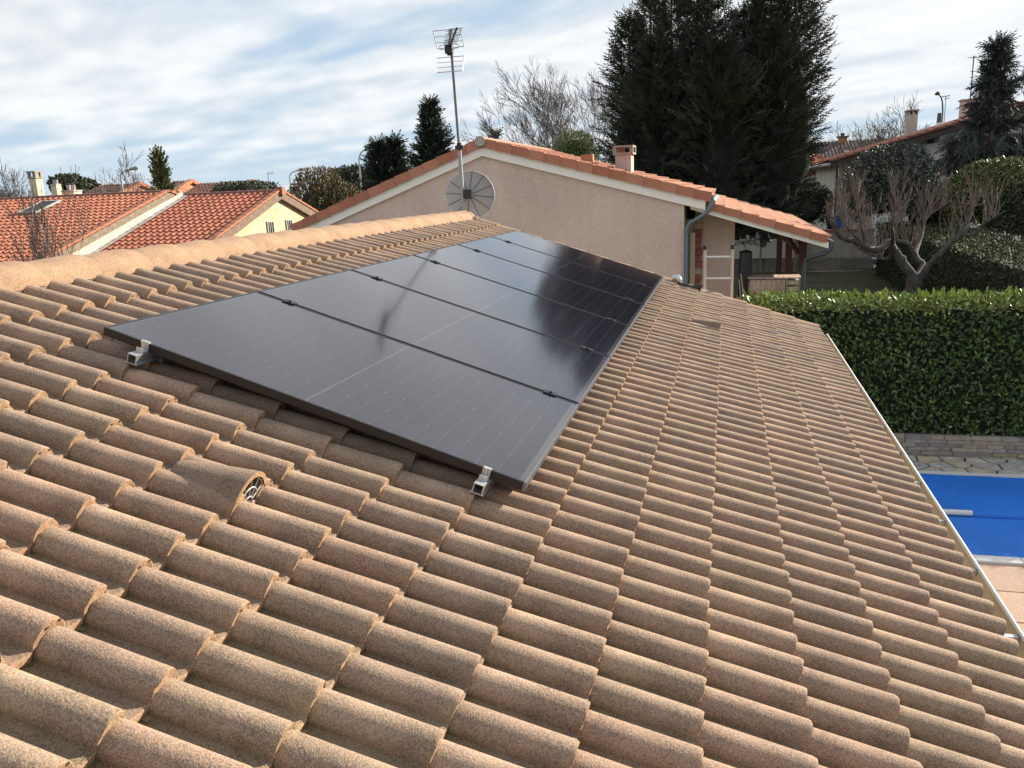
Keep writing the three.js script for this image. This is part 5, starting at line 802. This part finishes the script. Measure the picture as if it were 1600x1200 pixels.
{ // bare trees
  const T = (px, py, d, H, seed, label, o) => { const p = at(px, py, d); bareTree('bare_tree', V(p.x, 0, p.z), H ?? p.y, seed, label, undefined, o); };
  T(862, 92, 55, at(862, 92, 55).y * 0.90, 201, 'tall bare tree in the middle of the group left of the huge conifer', { levels: 7, spread: 0.50, up: 0.05, trunk: 0.30, shrink: 0.74, r0: 0.18, minR: 0.011 });
  T(905, 105, 57, at(905, 100, 57).y * 0.90, 202, 'tall bare tree touching the left flank of the huge conifer', { levels: 7, spread: 0.50, up: 0.05, trunk: 0.32, shrink: 0.74, r0: 0.2, minR: 0.011 });
  T(815, 165, 56, at(815, 165, 56).y * 0.86, 203, 'lower spreading bare tree, left one of the group by the huge conifer', { levels: 7, spread: 0.60, up: 0.05, trunk: 0.28, shrink: 0.76, r0: 0.14, minR: 0.011 });
  T(25, 248, 48, at(25, 248, 48).y * 0.74, 204, 'bare grey tree at the far left edge of the skyline', { levels: 7, spread: 0.6, trunk: 0.3, shrink: 0.78, r0: 0.12, minR: 0.011 });
  T(-12, 255, 46, at(0, 262, 46).y * 0.74, 205, 'bare tree cut by the left border of the picture', { levels: 7, spread: 0.6, trunk: 0.3, shrink: 0.78, r0: 0.12, minR: 0.011 });
  T(172, 262, 50, at(172, 262, 50).y * 0.80, 206, 'bare tree behind the street lamp left of the small green conifer', { levels: 7, spread: 0.62, trunk: 0.34, shrink: 0.76, r0: 0.11, minR: 0.011 });
  T(1385, 172, 60, at(1385, 170, 60).y * 0.80, 207, 'bare tree behind the roof of the white house, left of its chimney', { levels: 7, spread: 0.6, trunk: 0.3, shrink: 0.78, r0: 0.13, minR: 0.013 });
  T(1446, 165, 62, at(1446, 162, 62).y * 0.80, 208, 'bare tree behind the white house, right of its chimney', { levels: 7, spread: 0.6, trunk: 0.32, shrink: 0.76, r0: 0.13, minR: 0.013 });
  T(1345, 205, 64, at(1345, 198, 64).y * 0.82, 209, 'low bare tree behind the dark hipped roof', { levels: 7, spread: 0.62, trunk: 0.3, shrink: 0.78, r0: 0.12, minR: 0.013 });
  // thin bare shrub in front of the leftmost red roof
  const p = at(55, 440, 15); bareTree('bare_shrub', V(p.x, 0, p.z), at(50, 345, 15).y * 0.80, 210, 'wispy bare shrub in front of the leftmost red roof', undefined, { levels: 6, spread: 0.4, trunk: 0.42, shrink: 0.74, r0: 0.03, minR: 0.0045, mat: M.twigRed, up: 0.16 });
}
{ // the pruned tree: heavy twisted limbs with upright red-brown shoots
  const r = rng(505), D = 20.5, f = at(1428, 440, D), t = thing('pruned_tree', V(f.x, 0.6, f.z), 'hard-pruned bare tree with twisted limbs and upright shoots behind the laurel hedge', 'tree'), O = V(f.x, 0.6, f.z), tr = new B(), b = new B(), sh = new B();
  const L = (px, py, dz = 0) => at(px, py, D - dz).sub(O);
  tr.tube([V(0.02, 0, 0), L(1425, 455), L(1430, 434)], [0.24, 0.18, 0.19], 9); tr.build('trunk', M.barkPale, t);
  const limbs = [[[[1428, 437], [1412, 412], [1398, 393], [1390, 378, 0.3], [1370, 392, 0.6], [1352, 386, 0.8], [1334, 376, 0.9], [1318, 373, 1.0], [1302, 352, 1.1], [1292, 335, 1.1]], 0.15], [[[1398, 393], [1385, 405, -0.4], [1368, 400, -0.7], [1345, 390, -0.9], [1333, 380, -1.0]], 0.075], [[[1430, 436], [1442, 415, -0.3], [1430, 398, -0.5], [1418, 380, -0.5], [1400, 374, -0.6], [1408, 350, -0.7], [1404, 320, -0.7]], 0.11], [[[1434, 440], [1458, 408, 0.3], [1480, 385, 0.5], [1502, 365, 0.6], [1512, 345, 0.6], [1520, 318, 0.5]], 0.12], [[[1502, 368, 0.6], [1522, 366, 0.8], [1534, 352, 0.9], [1552, 340, 1.0], [1572, 328, 1.1]], 0.055], [[[1428, 402, -0.5], [1438, 372, -0.9], [1444, 345, -1.0], [1440, 320, -1.0]], 0.08], [[[1352, 386, 0.8], [1347, 360, 0.9], [1342, 330, 1.0], [1336, 312, 1.0]], 0.05], [[[1396, 380, 0.3], [1394, 350, 0.9], [1400, 320, 1.1]], 0.06], [[[1442, 345, -1.0], [1460, 330, -1.3], [1480, 318, -1.4]], 0.045], [[[1345, 378, 0.9], [1320, 352, 1.2], [1308, 336, 1.3]], 0.028]];
  for (const [pts, R0] of limbs) { const R = R0 * 0.78;
    const P = pts.map(q => L(...q)), c = new THREE.CatmullRomCurve3(P), n = P.length * 4, pp = c.getPoints(n).map(q => q.addScaledVector(rdir(r), R * 0.22)); b.tube(pp, pp.map((_, k) => R * (1 - 0.68 * k / n) * (0.88 + 0.3 * r())), 7, true);
    const m = Math.round(c.getLength() * 12);
    for (let k = 0; k < m; k++) { const s = 0.30 + 0.70 * r(), q = c.getPoint(s), len = 0.22 + 0.62 * Math.pow(r(), 1.3), grow = (p, d, l, rad, lev) => { const e = p.clone().addScaledVector(d, l * 0.5), g = e.clone().addScaledVector(d.clone().add(V(0, 0.25, 0)).addScaledVector(rdir(r), 0.15).normalize(), l * 0.5); sh.tube([p, e, g], [rad, rad * 0.75, rad * 0.5], lev ? 3 : 5); if (lev < 2) for (let j = 0; j < 2 + (lev === 0 ? 0 : 0); j++) grow(e.clone().lerp(g, r()), d.clone().addScaledVector(rdir(r), 0.65).add(V(0, 0.3, 0)).normalize(), l * 0.6, rad * 0.55, lev + 1); }; grow(q, V((r() - 0.5) * 0.8, 1, (r() - 0.5) * 0.8).normalize(), len, 0.009 + 0.009 * r(), 0); }
  }
  b.build('limb', M.barkPale, t); tag(sh.build('shoots', M.twigRed, t), null, null, null, 'stuff');
}
//NEXT
renderer.render(scene, camera);
